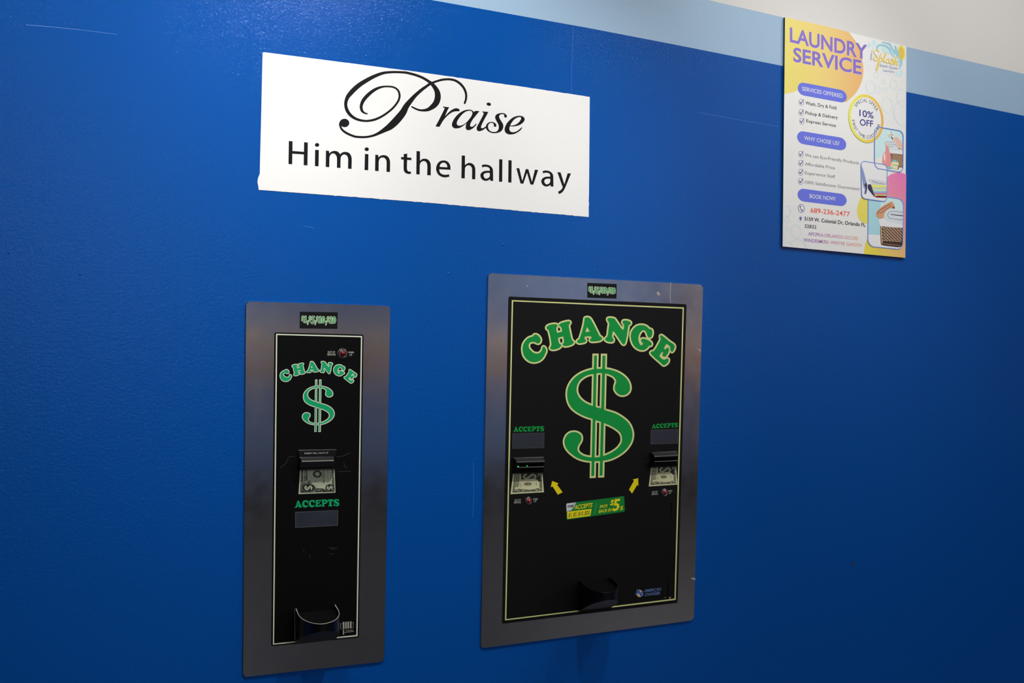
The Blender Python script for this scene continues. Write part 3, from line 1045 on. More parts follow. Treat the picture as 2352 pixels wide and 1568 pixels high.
def coin_cup(root, o, crop, rim, lip, foot, panel_off, rim_mat):
    """half-round open pocket: rim traced in the photo and laid on the horizontal plane of its two ends"""
    pl_ = at(*c1(crop, *rim[0]), panel_off)
    pr_ = at(*c1(crop, *rim[-1]), panel_off)
    z = (pl_.z + pr_.z) / 2
    pts = smooth_open([c1(crop, *p) for p in rim], 4)
    R_ = [at_z(x, y, z) for x, y in pts]
    R_[0], R_[-1] = Vector((pl_.x, -panel_off, z)), Vector((pr_.x, -panel_off, z))
    R_ = [Vector((v.x, min(v.y, -panel_off), v.z)) for v in R_]
    cx = (R_[0].x + R_[-1].x) / 2
    zb = at(*c1(crop, *foot), panel_off).z
    n = len(R_)
    b = MB(o)
    dmax = max(-v.y for v in R_) - panel_off
    km = max(range(n), key=lambda k: -R_[k].y)
    zl = at(*c1(crop, *lip), panel_off + dmax).z
    slope = (zl - zb) / dmax
    vs, fs = [], []
    for t in (0, .12, .5, .96, 1):
        for v in R_:
            ze = zb + slope * (-v.y - panel_off)
            vs.append(Vector((v.x, v.y, z + (ze - z) * t)))
    for i in range(4):
        for k in range(n - 1):
            fs.append((i * n + k, (i + 1) * n + k, (i + 1) * n + k + 1, i * n + k + 1))
    b.add(vs, fs, M_PLASTIC, True)
    # flat sloping underside
    b.add(vs[-n:], [tuple(range(n - 1, -1, -1))], M_PLASTIC)
    # inner wall and floor
    th = .0022
    vi, fi = [], []
    for dz in (0, -.009):
        for v in R_:
            dx, dy = cx - v.x, -panel_off - v.y
            l = math.hypot(dx, dy) or 1
            vi.append(Vector((v.x + dx / l * th, v.y + dy / l * th if v.y < -panel_off - 1e-6 else v.y, z + dz)))
    for k in range(n - 1):
        fi.append((k + 1, n + k + 1, n + k, k))
    fi.append(tuple(n + k for k in range(n)))
    b.add(vi, fi, M_VOID, False)
    ob = b.build('coin_cup', root)
    r = MB(o)
    vr = [v + Vector((0, 0, 0)) for v in R_] + [v + Vector((0, 0, .0007)) for v in R_] + [v + Vector((0, 0, .0007)) for v in vi[:n]] + vi[:n]
    fr = []
    for a in range(3):
        for k in range(n - 1):
            fr.append((a * n + k, a * n + k + 1, (a + 1) * n + k + 1, (a + 1) * n + k))
    r.add(vr, fr, rim_mat, True)
    r.build('cup_rim', ob)
    return ob


CC = (660, 1380, 13.066)
tag(coin_cup(m1, o1, CC, [(240, 222), (270, 290), (310, 385), (380, 490), (520, 585), (700, 655), (900, 692), (1050, 694), (1200, 668), (1380, 608), (1500, 525), (1558, 430), (1562, 350), (1530, 255), (1450, 128)], (1120, 905), (900, 1222), FO, mat('worn bare cup rim', (176, 168, 160), .4)),
    'black half-round coin cup with worn pale rim')
b = MB(o1)
b.stroke(CC, [(222, 235, 14), (222, 600, 12), (225, 900, 14), (222, 1165, 22)], FO + LAY, M_GREY, round_=False)
for x, y in ((1690, 726), (1762, 722), (1832, 716), (1908, 710)):
    for k in range(5):
        b.poly(ellipse(*c1(CC, x - 4 + k * .3, y - 80 + k * 40), 26 / 13.07, 24 / 13.07, n=14), FO + LAY, M_SMALL)
        b.poly(ellipse(*c1(CC, x - 4 + k * .3, y - 80 + k * 40), 9 / 13.07, 8 / 13.07, n=10), FO + 2 * LAY, M_BLACK)
for k in range(6):
    b.poly(ellipse(*c1(CC, 1685, 860 + k * 26), 18 / 13.07, 14 / 13.07, n=10), FO + LAY, M_SMALL)
for s in ([(1640, 680), (1600, 670), (1600, 830), (1640, 835)], [(1945, 650), (1985, 635), (1975, 800), (1945, 806)]):
    b.stroke(CC, [(x, y, 7) for x, y in s], FO + LAY, M_SMALL, straight=True, round_=False)
b.text('COINS OUT OF', c1(CC, 1710, 850), c1(CC, 1935, 830), 22 / 13.07, FO + LAY, M_GREY, .0)
for a, c_ in (((1750, 890), (1975, 868)), ((1720, 938), (2005, 908))):
    n_ = 9
    for k in range(n_):
        t0, t1 = k / n_, (k + .75) / n_
        b.stroke(CC, [(a[0] + (c_[0] - a[0]) * t0, a[1] + (c_[1] - a[1]) * t0, 15), (a[0] + (c_[0] - a[0]) * t1, a[1] + (c_[1] - a[1]) * t1, 15)], FO + LAY, M_SMALL, straight=True, round_=False)
tag(b.build('coin_diagram', face1), 'tiny cream coin diagram beside the cup')
# ------------------------------------------------------------------ wide change machine (right)
q2 = [(1121.0, 626.2), (1615.6, 653.3), (1594.2, 1424.6), (1103.6, 1489.4)]
o2 = at(1350, 1460, 0)
m2 = empty('change_machine', o2, 'wide steel-framed bill change machine with large green dollar sign and two bill slots', 'change machine')
b = MB(o2)
b.prism(rrect(q2, .02, .0125, 6), 0, BZ, M_STEEL, bevel=.0008)
CA = (1100, 610, 4.3556)
for s, w in (([(1922, 170), (1915, 240), (1912, 300), (1916, 365)], 6), ([(484, 200), (487, 206)], 12), ([(1790, 272), (1800, 285)], 26), ([(2200, 838), (2212, 850)], 14)):
    b.stroke(CA, [(x, y, w) for x, y in s], BZ + LAY, mat('pale smear', (172, 164, 150), .5))
CCc = (1090, 1190, 4.3556)
b.stroke(CCc, [(2172, 600, 14), (2200, 606, 22)], BZ + LAY, MATS['pale smear'])
tag(b.build('bezel', m2), 'brushed steel surround')
b = MB(o2)
p2 = [(1168.2, 680.6), (1577, 698.4), (1556.4, 1384), (1153.2, 1432.3)]
b.prism(rrect(p2, .008, .006, 3), BZ, FO, M_BLACK)
face2 = tag(b.build('face_panel', m2), 'black printed panel')
b = MB(o2)
b.frame([(1175.6, 689), (1570.8, 705.8), (1552, 1377.2), (1160, 1424.3)], 2.9, FO + LAY, M_CREAM)
tag(b.build('border_line', face2), 'pale yellow border line')
b = MB(o2)
for crop, s, hs in CHANGE:
    q = smooth_closed(cr(crop, P(s)))
    H = [smooth_closed(cr(crop, P(h))) for h in hs]
    b.outline(q, 7.4, FO + LAY, M_CREAM)
    for h in H:
        b.poly(h, FO + LAY, M_CREAM)
    b.poly(q, FO + 2 * LAY, M_GREEN, H)
tag(b.build('change_lettering', face2), 'arched green word CHANGE')
b = MB(o2)
qs = smooth_closed(cr(D1, P(DS)))
b.outline(qs, 7.8, FO + LAY, M_CREAM)
for s in ('742,66* 884,68* 818,2862* 680,2869*', '932,68* 1073,70* 1008,2852* 867,2857*'):
    b.curve(D1, s, FO + LAY, M_CREAM)
b.poly(qs, FO + 2 * LAY, M_GREEN)
for s in ('780,108* 844,108* 782,2817* 718,2822*', '970,112* 1036,112* 970,2807* 905,2812*'):
    b.curve(D1, s, FO + 3 * LAY, M_GREEN)
tag(b.build('dollar_symbol', face2), 'large green dollar sign with pale outline')

CLft, CRgt = (1150, 960, 7.125), (1430, 950, 7.125)
src = [c1(C_AC, 130, 510), c1(C_AC, 2145, 435), c1(C_AC, 130, 180)]
for crop, d in ((CLft, ((207, 226), (710, 216), (210, 139))), (CRgt, ((474, 243), (905, 222), (478, 165)))):
    b = MB(o2)
    accepts(b, FO + LAY, M_GREEN, affine(src, [c1(crop, *p) for p in d]))
    tag(b.build('accepts_lettering', face2), 'green word ACCEPTS')
for crop, w in ((CLft, ((192, 250), (716, 237), (711, 487), (191, 501))), (CRgt, ((463, 263), (911, 252), (906, 485), (458, 499)))):
    b = MB(o2)
    wq = [c1(crop, *p) for p in w]
    b.prism(wq, FO, FO + .0003, M_WIN)
    b.frame(wq, 1.2, FO + .0003 + LAY, M_WINE)
    tag(b.build('accepts_window', m2), 'blank grey metal insert')

QL = [(190, 648), (705, 632), (695, 905), (187, 915)]
QR = [(457, 632), (890, 612), (890, 870), (453, 887)]
TL_ = [(208, 925), (685, 905), (708, 1212), (160, 1243)]
TR_ = [(470, 890), (875, 872), (900, 1158), (428, 1188)]


def mapq(qs_, qd, crop):
    def f(x, y):
        # invert bilinear of qs_ by iteration
        s, t = .5, .5
        for _ in range(12):
            px, py = bil(qs_, s, t)
            e = 1e-4
            ax, ay = bil(qs_, s + e, t)
            bx, by = bil(qs_, s, t + e)
            a11, a12, a21, a22 = (ax - px) / e, (bx - px) / e, (ay - py) / e, (by - py) / e
            det = a11 * a22 - a12 * a21
            dx, dy = x - px, y - py
            s += (a22 * dx - a12 * dy) / det
            t += (a11 * dy - a21 * dx) / det
        return c1(crop, *bil(qd, s, t))
    return f


for crop, q, tz, led in ((CLft, QL, TL_, True), (CRgt, QR, TR_, False)):
    f = mapq(QL, q, crop)
    R = lambda a, c_, off: (f(*a), f(*c_), FO + off)
    b = MB(o2)
    b.loft([R((188, 644), (706, 628), 0), R((190, 648), (704, 632), .003), R((228, 660), (700, 642), .004), R((262, 714), (720, 700), .022), R((264, 724), (722, 710), .023),
            R((266, 750), (720, 738), .022), R((268, 752), (712, 742), .010), R((270, 800), (706, 788), .010), R((266, 802), (706, 790), .020), R((268, 808), (705, 797), .021),
            R((262, 820), (702, 808), .021), R((205, 900), (697, 885), .014), R((188, 914), (696, 903), 0)],
           M_PLASTIC, {2: M_PLASTIC_LIT, 8: M_GREY, 6: M_VOID})
    ac = tag(b.build('bill_acceptor', m2), 'black bill slot with projecting hood')
    if led:
        for x, y, r in ((285, 791, 1.5), (432, 781, 1.1)):
            l = MB(o2)
            l.lathe(f(x, y), (r, r), [(1, FO + .0100), (.9, FO + .0112), (.3, FO + .0118)], M_LED, off=FO + .0105, n=10)
            tag(l.build('slot_light', ac), 'small lit green light')
    g = mapq(TL_, tz, crop)
    b = MB(o2)

    def pol(pts, lay, m_):
        b.poly([g(*p) for p in pts], FO + lay * LAY, m_)

    pol([(203, 900), (682, 880), (708, 1212), (160, 1243)], 1, M_BILL2)
    pol([(224, 915), (250, 914), (228, 1170), (192, 1216)], 2, M_BINK2)
    pol([(622, 900), (672, 898), (680, 1190), (640, 1150)], 2, M_BINK2)
    pol([(192, 1216), (228, 1165), (330, 1150), (395, 1165), (470, 1172), (550, 1160), (610, 1142), (662, 1150), (680, 1190)], 2, M_BINK)
    pol([(258, 918), (312, 915), (296, 1125), (236, 1130)], 2, M_BINK2)
    pol([(330, 905), (612, 895), (625, 1040), (600, 1010), (540, 985), (430, 1000), (370, 1000), (335, 1010)], 2, M_BINK)
    pol([(618, 940), (662, 938), (664, 1040), (620, 1040)], 2, M_BBLK)
    for x, y, rx, ry in ((312, 1175, 72, 24), (612, 1163, 58, 22)):
        b.poly([g(*p) for p in ellipse(x, y, rx, ry, -.05)], FO + 3 * LAY, M_BILL2)
        b.poly([g(*p) for p in ellipse(x, y, rx * .85, ry * .8, -.05)], FO + 4 * LAY, M_BINK)
        b.ribbon(smooth_open([g(x + rx * dx, y + ry * dy) + (1.0,) for dx, dy in ((.5, .5), (.5, -.4), (.2, -.5), (-.1, 0), (-.3, .5), (-.55, .4), (-.5, -.4))]), FO + 5 * LAY, M_BILL2)
    b.poly([g(*p) for p in ellipse(445, 1076, 60, 28)], FO + 2 * LAY, M_BINK)
    b.ring(*g(445, 1076), 46 / 7.125, 21 / 7.125, .7, FO + 3 * LAY, M_BILL2)
    b.text('123', g(422, 1088), g(470, 1087), 21 / 7.125, FO + 3 * LAY, M_BILL2, .01)
    b.ribbon(smooth_open([g(*p) + (2.5,) for p in ((560, 985), (570, 950), (540, 922), (500, 930), (470, 960), (440, 985), (400, 985), (378, 960), (395, 925), (420, 915))]), FO + 3 * LAY, M_BILL2)
    b.ribbon([g(345, 960) + (.7,), g(600, 955) + (.7,)], FO + 3 * LAY, M_BILL2)
    for k in range(11):
        y = 935 + k * 18
        b.ribbon([g(268 - k * 1.9, y) + (1.0,), g(302 - k * 1.3, y - 1) + (1.0,)], FO + 3 * LAY, M_BILL2)
    for k in range(5):
        b.ribbon([g(330 - k, 1070 + k * 13) + (.8,), g(336 - k, 1074 + k * 13) + (.8,)], FO + 2 * LAY, M_BINK2)
    b.ribbon(smooth_open([g(585 + 6 * sin(k * 2), 1040 + k * 9) + (.7,) for k in range(8)], 3), FO + 2 * LAY, M_BINK2)
    fq = [g(*p) for p in ((205, 1170), (660, 1160), (672, 1185), (200, 1208))]
    filigree(b, fq, 34, M_BILL2, FO + 3 * LAY, .35)
    for sx in (0, 1):
        fq = [g(*p) for p in (((226, 925), (250, 925), (228, 1160), (205, 1180)), ((640, 905), (668, 905), (676, 1140), (652, 1140)))[sx]]
        filigree(b, fq, 16, M_BILL2, FO + 3 * LAY, .3)
    tag(b.build('bill_picture', m2), 'printed picture of a dollar bill entering the slot')

lamp(m2, o2, c1(CLft, 435, 1347), (56 / 7.125, 62 / 7.125), False)
lamp(m2, o2, c1(CRgt, 665, 1282), (50 / 7.125, 62 / 7.125), False)
for crop, rows in ((CLft, (('OUT OF', (228, 1357), (328, 1352), 29), ('SERVICE', (218, 1396), (330, 1390), 31), ('WHEN', (528, 1340), (606, 1336), 27), ('LIT', (545, 1375), (588, 1371), 29))),
                   (CRgt, (('OUT OF', (484, 1293), (570, 1288), 27), ('SERVICE', (477, 1330), (577, 1323), 29), ('WHEN', (742, 1275), (812, 1271), 25), ('LIT', (760, 1310), (795, 1306), 27)))):
    b = MB(o2)
    for s, a, c_, h in rows:
        b.text(s, c1(crop, *a), c1(crop, *c_), h / 7.125, FO + LAY, M_SMALL, .008)
        if s == 'SERVICE':
            tag(b.build('notice_lettering', face2), 'small notice left of a red lamp')
            b = MB(o2)
    tag(b.build('notice_lettering', face2), 'small notice right of a red lamp')
for crop, s in ((CLft, '843,1027* 950,1068* 923,1087* 1013,1212* 935,1252* 850,1118* 820,1130*'), (CRgt, '255,1053* 258,1180* 240,1162* 155,1303* 106,1240* 187,1095* 168,1075*')):
    b = MB(o2)
    b.prism([(p[0], p[1]) for p in cr(crop, P(s))], FO, FO + .0003, M_YEL)
    tag(b.build('arrow_sticker', m2), 'yellow arrow pointing up to a bill slot')
b = MB(o2)
N2 = (1340, 645, 26.13)
denominations(b, BZ, [c1(N2, *p) for p in ((238, 115), (1998, 185), (1985, 1060), (238, 1005))])
tag(b.build('denomination_sticker', m2), 'black sticker with green dollar amounts')

# promotional sticker
CS = (1290, 1120, 14.7)
SG = mat('sticker green', (0, 128, 46), .4)
SY = mat('sticker yellow', (250, 226, 20), .4)
SW = mat('sticker white', (222, 226, 224), .4)
SDK = mat('sticker dark green ink', (20, 62, 30), .4)
SLT = mat('sticker pale green', (70, 175, 120), .4)
b = MB(o2)
sq = [c1(CS, *p) for p in ((155, 528), (2115, 278), (2135, 802), (172, 1082))]
b.prism(rrect(sq, .025, .10, 4), FO, FO + .0003, SG)
SF = FO + .0003 + LAY
SW_G = gradmat('sticker corner fade', c1(CS, 300, 640), c1(CS, 430, 720), o2, [(0, (214, 220, 216)), (1, (0, 128, 46))])
b.poly([c1(CS, *p) for p in ((158, 575), (162, 545), (190, 525), (500, 488), (440, 640), (330, 760), (168, 800))], SF, SW_G)
b.text('mei', c1(CS, 205, 672), c1(CS, 398, 645), 112 / 14.7, SF + LAY, M_INK, .02)
b.text('ACCEPTS', c1(CS, 425, 732), c1(CS, 1020, 655), 150 / 14.7, SF + LAY, SY, .024, .22)
b.curve(CS, '185,808* 1015,705* 970,945* 190,1048*', SF, SY)
b.text('$1, $5, $10, $20,', c1(CS, 225, 985), c1(CS, 945, 892), 130 / 14.7, SF + LAY, SDK, .004, .2)
b.stroke(CS, [(1183, 500, 16), (1100, 880, 16)], SF, SLT, straight=True, round_=False)
b.text('PAYS', c1(CS, 1280, 692), c1(CS, 1530, 656), 105 / 14.7, SF + LAY, SY, .024, .25)
b.text('BACK IN', c1(CS, 1250, 852), c1(CS, 1670, 792), 108 / 14.7, SF + LAY, SY, .024, .2)
b.text('5', c1(CS, 1705, 790), c1(CS, 1925, 765), 405 / 14.7, SF + LAY, SY, .03, .17)
b.text('S', c1(CS, 1962, 755), c1(CS, 2062, 738), 132 / 14.7, SF + LAY, SY, .026, .2)
b.stroke(CS, [(1762, 440, 36), (1720, 420, 36), (1680, 455, 36), (1700, 500, 36), (1735, 530, 36), (1720, 570, 36), (1680, 575, 36), (1645, 555, 36)], SF + LAY, SY, round_=True)
b.stroke(CS, [(1735, 392, 18), (1685, 600, 18)], SF + LAY, SY, straight=True, round_=False)
b.stroke(CS, [(1985, 340, 14), (2010, 290, 14)], SF + LAY, SLT, straight=True, round_=False)
tag(b.build('promo_sticker', m2), 'green and yellow sticker stuck on slightly tilted')

# maker's emblem, key slot
CE = (1450, 1320, 21.38)
E_TAN = mat('emblem tan', (214, 184, 140), .5)
E_BL = mat('emblem blue', (20, 76, 160), .5)
E_LT = mat('emblem pale blue', (106, 134, 196), .5)
b = MB(o2)
b.poly(ellipse(*c1(CE, 405, 905), 152 / 21.38, 180 / 21.38), FO + LAY, E_TAN)
for w, m_, l in ((72, E_LT, 2), (44, E_BL, 3)):
    b.stroke(CE, [(225, 985, w), (290, 850, w), (345, 755, w), (400, 850, w), (450, 960, w), (500, 1010, w), (600, 985, w)], FO + l * LAY, m_, round_=False)
    b.stroke(CE, [(595, 815, w), (520, 840, w), (480, 900, w), (480, 980, w)], FO + l * LAY, m_, round_=False)
    b.stroke(CE, [(270, 890, w * .8), (395, 860, w * .8)], FO + l * LAY, m_, straight=True, round_=False)
b.stroke(CE, [(245, 780, 16), (305, 690, 16)], FO + LAY, M_GREY, straight=True)
b.text('AMERICAN', c1(CE, 628, 850), c1(CE, 1440, 762), 142 / 21.38, FO + LAY, E_LT, .012, .2)
b.text('CHANGER', c1(CE, 650, 1042), c1(CE, 1405, 955), 148 / 21.38, FO + LAY, E_LT, .012, .15)
tag(b.build('maker_emblem', face2), 'small blue and tan maker emblem')
b = MB(o2)
b.curve(CE, '1790,345* 1860,345* 1815,1010* 1800,1130* 1730,1130* 1745,960*', FO + LAY, M_VOID)
b.stroke(CE, [(1610, 1120, 30), (1680, 1105, 34), (1725, 1090, 24)], FO + LAY, M_GREY)
b.curve(CE, '1835,1075* 1975,1080* 1930,1110* 1895,1185* 1850,1180* 1880,1110*', FO + LAY, mat('bare scraped metal', (176, 150, 146), .4))
tag(b.build('key_slot', m2), 'narrow dark slot with scraped edge')
b = MB(o2)
CMd = (1140, 950, 5.113)
b.stroke(CMd, [(2056, 1045, 9), (2050, 1225, 9)], FO + LAY, M_VOID, straight=True)
b.build('hinge_slit', m2)
CQ = (1320, 1315, 17.42)
tag(coin_cup(m2, o2, CQ, [(205, 318), (300, 430), (420, 545), (550, 628), (700, 698), (850, 750), (1050, 793), (1300, 798), (1480, 768), (1620, 708), (1705, 620), (1730, 530), (1700, 430), (1560, 292), (1402, 186)], (1400, 1085), (1000, 1475), FO, M_PLASTIC),
    'glossy black half-round coin cup')

# ------------------------------------------------------------------ laundry poster
GAIN = 1.75   # inks named by how they look in the dim corner; scaled to their own reflectance
M_BOARD = mat('poster print stock', (196, 191, 187), .36, spec=.5)
M_EDGE_SHADE = mat('shaded board edge', (62, 82, 104), .7)  # gap shadow and unlit side put into the edge colour
add_bump(M_BOARD, 900, .08, .0004, 1)
PQ = [(1803.2, 39.6), (2082, 105.9), (2079.4, 592), (1797.6, 565.8)]
po = at(1935, 580, 0)
PF = .0068
poster = empty('poster', po, 'white and orange laundry service poster board mounted high on the wall at right', 'poster')
b = MB(po)
b.prism(PQ, 0, PF, M_BOARD, side=M_EDGE_SHADE)
tag(b.build('board', poster), 'white foam board sheet')
C3, C4 = (1780, 20, 5.228), (1780, 300, 5.0594)
T1, T2, T3, T4, T5, T6, T7, T8 = (1800, 50, 11.76), (1985, 80, 14.257), (1940, 180, 10.455), (2000, 290, 14.257), (1965, 360, 14.257), (1960, 440, 10.12), (1825, 180, 9.8), (1825, 340, 6.535)
G_OR = gradmat('orange corner print', (1803, 150), (1983, 170), po, [(0, (200, 178, 90)), (.5, (206, 166, 98)), (1, (208, 144, 92))])
G_PK = gradmat('pink to yellow print', (2070, 400), (1990, 590), po, [(0, (208, 98, 150)), (.4, (212, 122, 128)), (.75, (212, 156, 92)), (1, (214, 182, 40))])
G_YE = mat('yellow blob print', (212, 178, 78), .4)
G_TX = gradmat('purple to orange lettering', (1850, 550), (1980, 560), po, [(0, (116, 76, 150)), (.5, (170, 110, 140)), (1, (214, 140, 96))])
G_RG = gradmat('yellow to orange ring print', (1950, 270), (2030, 280), po, [(0, (214, 192, 70)), (.5, (216, 168, 70)), (1, (212, 138, 62))])
K_VI = mat('violet title ink', (106, 86, 162), .4)
K_VS = mat('pale title shadow ink', (186, 182, 196), .4)
K_PILL = mat('blue violet print', (82, 92, 182), .4)
K_PT = mat('pale pill lettering', (210, 208, 226), .4)
K_NAVY = mat('navy print', (40, 34, 112), .4)
K_BLK = mat('black print', (34, 30, 34), .4)
K_GRY = mat('grey print', (92, 90, 96), .4)
K_RED = mat('red orange print', (206, 72, 54), .4)
K_BUB = mat('pale blue line print', (150, 182, 200), .4)
K_PAPER = mat('badge white print', (200, 195, 192), .4)
K_FR = mat('photo frame blue print', (104, 126, 186), .4)


def pp(name, mb, parent=poster, label=None):
    return tag(mb.build(name, parent), label)


def L(k):
    return PF + k * LAY


b = MB(po)
b.poly([PQ[0], (1850, 49.9), (1900, 60.9), (1948, 73.2)] + smooth_open([(1950, 74.5), (1968, 100), (1980, 135), (1983, 165), (1978, 190), (1966, 213), (1950, 229), (1940, 234), (1900, 226), (1850, 206), (1832, 207.5), (1820, 212), (1801.4, 215.6)], 5), L(1), G_OR)
pp('orange_blob', b)
b = MB(po)
for d, m_, k in ((.9, K_VS, 2), (0, K_VI, 3)):
    for s, a, c_, h in (('LAUNDRY', (170, 545), (2255, 1030), 398), ('SERVICE', (262, 1072), (2105, 1430), 385)):
        x0_, y0_ = c1(T1, *a)
        x1_, y1_ = c1(T1, *c_)
        b.text(s, (x0_ + d, y0_ + d), (x1_ + d, y1_ + d), h / 11.76, L(k), m_, .022)
pp('title_lettering', b, label='violet two-line title')

pills = [([c1(T7, *p) for p in ((72, 71), (1175, 283), (1175, 562), (72, 358))], 'SERVICES OFFERED', c1(T7, 170, 272), c1(T7, 1083, 443), 88 / 9.8),
         ([(1831, 299.3), (1943.7, 317.8), (1943.7, 347), (1831, 328.5)], 'WHY CHOSE US?', (1847.2, 321.1), (1927.8, 333.9), 8.9),
         ([(1832, 431.6), (1944.6, 446.4), (1944.6, 474.6), (1832, 460.9)], 'BOOK NOW!', (1859.7, 454.6), (1919, 461.3), 9.2)]
for q, s, a, c_, h in pills:
    b = MB(po)
    b.poly(rrect(q, .13, .5, 10), L(2), K_PILL)
    o_ = pp('heading_pill', b, label='blue rounded heading')
    b = MB(po)
    b.text(s, a, c_, h, L(3), K_PT, .004)
    pp('heading_lettering', b, o_)
for crop, cx, cy, rx, ry in ((T7, 152, 537, 57, 72), (T7, 150, 768, 57, 72), (T7, 163, 963, 55, 72), (T8, 95, 92, 38, 48), (T8, 94, 227, 38, 48), (T8, 93, 362, 38, 48), (T8, 92, 499, 38, 48)):
    b = MB(po)
    x, y = c1(crop, cx, cy)
    rx, ry = rx / crop[2], ry / crop[2]
    b.ring(x, y, rx, ry, .75, L(1), K_NAVY, .12)
    b.ribbon([(x - rx * .55, y - ry * .1, 1.5), (x - rx * .12, y + ry * .45, 1.7)], L(2), K_NAVY)
    b.ribbon([(x - rx * .12, y + ry * .45, 1.7), (x + rx * .93, y - ry * .9, 1.2)], L(2), K_NAVY)
    pp('check_mark', b, label='navy ticked circle')
b = MB(po)
for s, a, c_, h in (('Wash, Dry & Fold', (245, 588), (940, 703), 78), ('Pickup & Delivery', (245, 806), (972, 918), 75), ('Express Service', (265, 988), (930, 1097), 72)):
    b = MB(po)
    b.text(s, c1(T7, *a), c1(T7, *c_), h / 9.8, L(1), K_BLK, .012)
    pp('list_lettering', b, label='bold list line')
b = MB(po)
for s, a, c_, h in (('We use Eco-Friendly Products', (155, 125), (965, 246), 47), ('Affordable Price', (155, 257), (605, 320), 45), ('Experience Staff', (157, 392), (612, 451), 45), ('100% Satisfaction Guaranteed', (155, 530), (970, 635), 45)):
    b = MB(po)
    b.text(s, c1(T8, *a), c1(T8, *c_), h / 6.535, L(1), K_GRY, .003)
    pp('list_lettering', b, label='thin grey list line')
b = MB(po)
b.ring(*c1(T8, 101, 905), 50 / 6.535, 63 / 6.535, 1.1, L(1), K_NAVY, .1)
b.stroke(T8, [(88, 872, 18), (86, 895, 9), (98, 922, 9), (118, 936, 18)], L(1), K_NAVY)
pp('phone_icon', b)
b = MB(po)
b.text('689-236-2477', c1(T8, 240, 966), c1(T8, 830, 1028), 72 / 6.535, L(1), K_RED, .012)
pp('phone_lettering', b, label='red telephone number')
b = MB(po)
b.ring(*c1(T8, 90, 1062), 38 / 6.535, 50 / 6.535, .6, L(1), K_BUB, .1)
b.curve(T8, '90,1092* 74,1058 76,1040 90,1030 104,1040 106,1058', L(1), K_NAVY)
b.poly(ellipse(*c1(T8, 90, 1052), .9, 1.1, n=12), L(2), K_PAPER)
pp('map_pin_icon', b)
b = MB(po)
b.text('5159 W. Colonial Dr, Orlando FL', c1(T8, 150, 1084), c1(T8, 1065, 1180), 55 / 6.535, L(3), K_BLK, .014)
b.text('32832', c1(T8, 150, 1194), c1(T8, 328, 1211), 52 / 6.535, L(1), K_BLK, .014)
pp('address_lettering', b, label='black address lines')
b = MB(po)
b.text('APOPKA-ORLANDO-OCOEE', c1(T8, 205, 1310), c1(T8, 950, 1382), 51 / 6.535, L(1), G_TX, .012)
b.text('WINDERMERE- WINTER GARDEN', c1(T8, 135, 1402), c1(T8, 1010, 1483), 50 / 6.535, L(1), G_TX, .012)
pp('towns_lettering', b, label='purple to orange town names')

# offer badge
b = MB(po)
ecx, ecy = 515, 964
out_ = [c1(T3, *p) for p in ellipse(ecx, ecy, 420, 580, .157, 64)]
inn_ = [c1(T3, *p) for p in ellipse(ecx, ecy, 364, 507, .157, 64)]
b.poly(out_, L(8), G_RG, [inn_])
b.poly(inn_, L(8), K_PAPER)
badge = pp('offer_badge', b, label='round orange-ringed offer badge')
b = MB(po)
b.text('10%', c1(T3, 355, 903), c1(T3, 695, 968), 158 / 10.455, L(9), K_NAVY, .012)
b.text('OFF', c1(T3, 365, 1125), c1(T3, 685, 1168), 152 / 10.455, L(9), K_NAVY, .014)
CWD = {'I': .42, ' ': .5, 'M': 1.3, 'L': .75, 'F': .8, 'E': .85, 'S': .85, 'T': .85, 'R': .95, 'P': .9, 'O': 1.15, 'C': 1.05, 'U': 1.0, 'A': 1.0}


def arc_text(body, th0, th1, rin, rout, inward, m_):
    ws = [CWD.get(c, 1) for c in body]
    tot = sum(ws)
    acc = 0
    for c, w in zip(body, ws):
        g_ = .36 if c == 'I' else .1
        ta = th0 + (th1 - th0) * (acc + w * g_) / tot
        tb = th0 + (th1 - th0) * (acc + w * (1 - g_)) / tot
        acc += w
        if c == ' ':
            continue

        def e(r, t):
            x = r[0] * cos(t)
            return (ecx + x, ecy - r[1] * sin(t) + .157 * x)
        base, top = (rout, rin) if inward else (rin, rout)
        p0_, p1_ = c1(T3, *e(base, ta)), c1(T3, *e(base, tb))
        tm = (ta + tb) / 2
        bm, tp = c1(T3, *e(base, tm)), c1(T3, *e(top, tm))
        b.text(c, p0_, p1_, 0, L(9), m_, 0, up=(tp[0] - bm[0], tp[1] - bm[1]))


arc_text('SPECIAL OFFER', radians(146), radians(30), (286, 395), (345, 480), False, K_BLK)
arc_text('FIRST TIME CUSTOMER', radians(190), radians(350), (290, 405), (345, 482), True, K_BLK)
pp('badge_lettering', b, badge)

# bubbles
b = MB(po)
edge = lambda x, y: x < 2079.3
for cx, cy, rx, ry in ((612, 213, 107, 150), (795, 262, 62, 86), (925, 87, 37, 53), (1168, 150, 82, 119), (975, 280, 45, 63), (1015, 640, 125, 184), (1390, 465, 150, 205), (1440, 850, 270, 312)):
    b.ring(*c1(T3, cx, cy), rx / 10.455, ry / 10.455, .75, L(1), K_BUB, .16, edge)
for cx, cy, rx in ((615, 213, 92), (1150, 160, 70), (1440, 850, 250)):
    b.ribbon([p + (.5,) for p in ellipse(*c1(T3, cx, cy), rx / 10.455, rx * 1.3 / 10.455, .16, 14, 2.2, 3.4)], L(1), K_BUB, round_=False)
clipb = lambda x, y: x > 1798.6 + (566 - y) * .011 and y < 565.0 + (x - 1798) * .0925
for cx, cy, rx, ry in ((128, 932, 54, 60), (140, 1036, 27, 35), (132, 1137, 20, 27), (242, 1170, 57, 76), (95, 1240, 18, 34), (150, 1372, 65, 78), (275, 1378, 98, 114)):
    b.ring(*c1(C4, cx, cy), rx / 5.06, ry / 5.06, .75, L(1), K_BUB, .1, clipb)
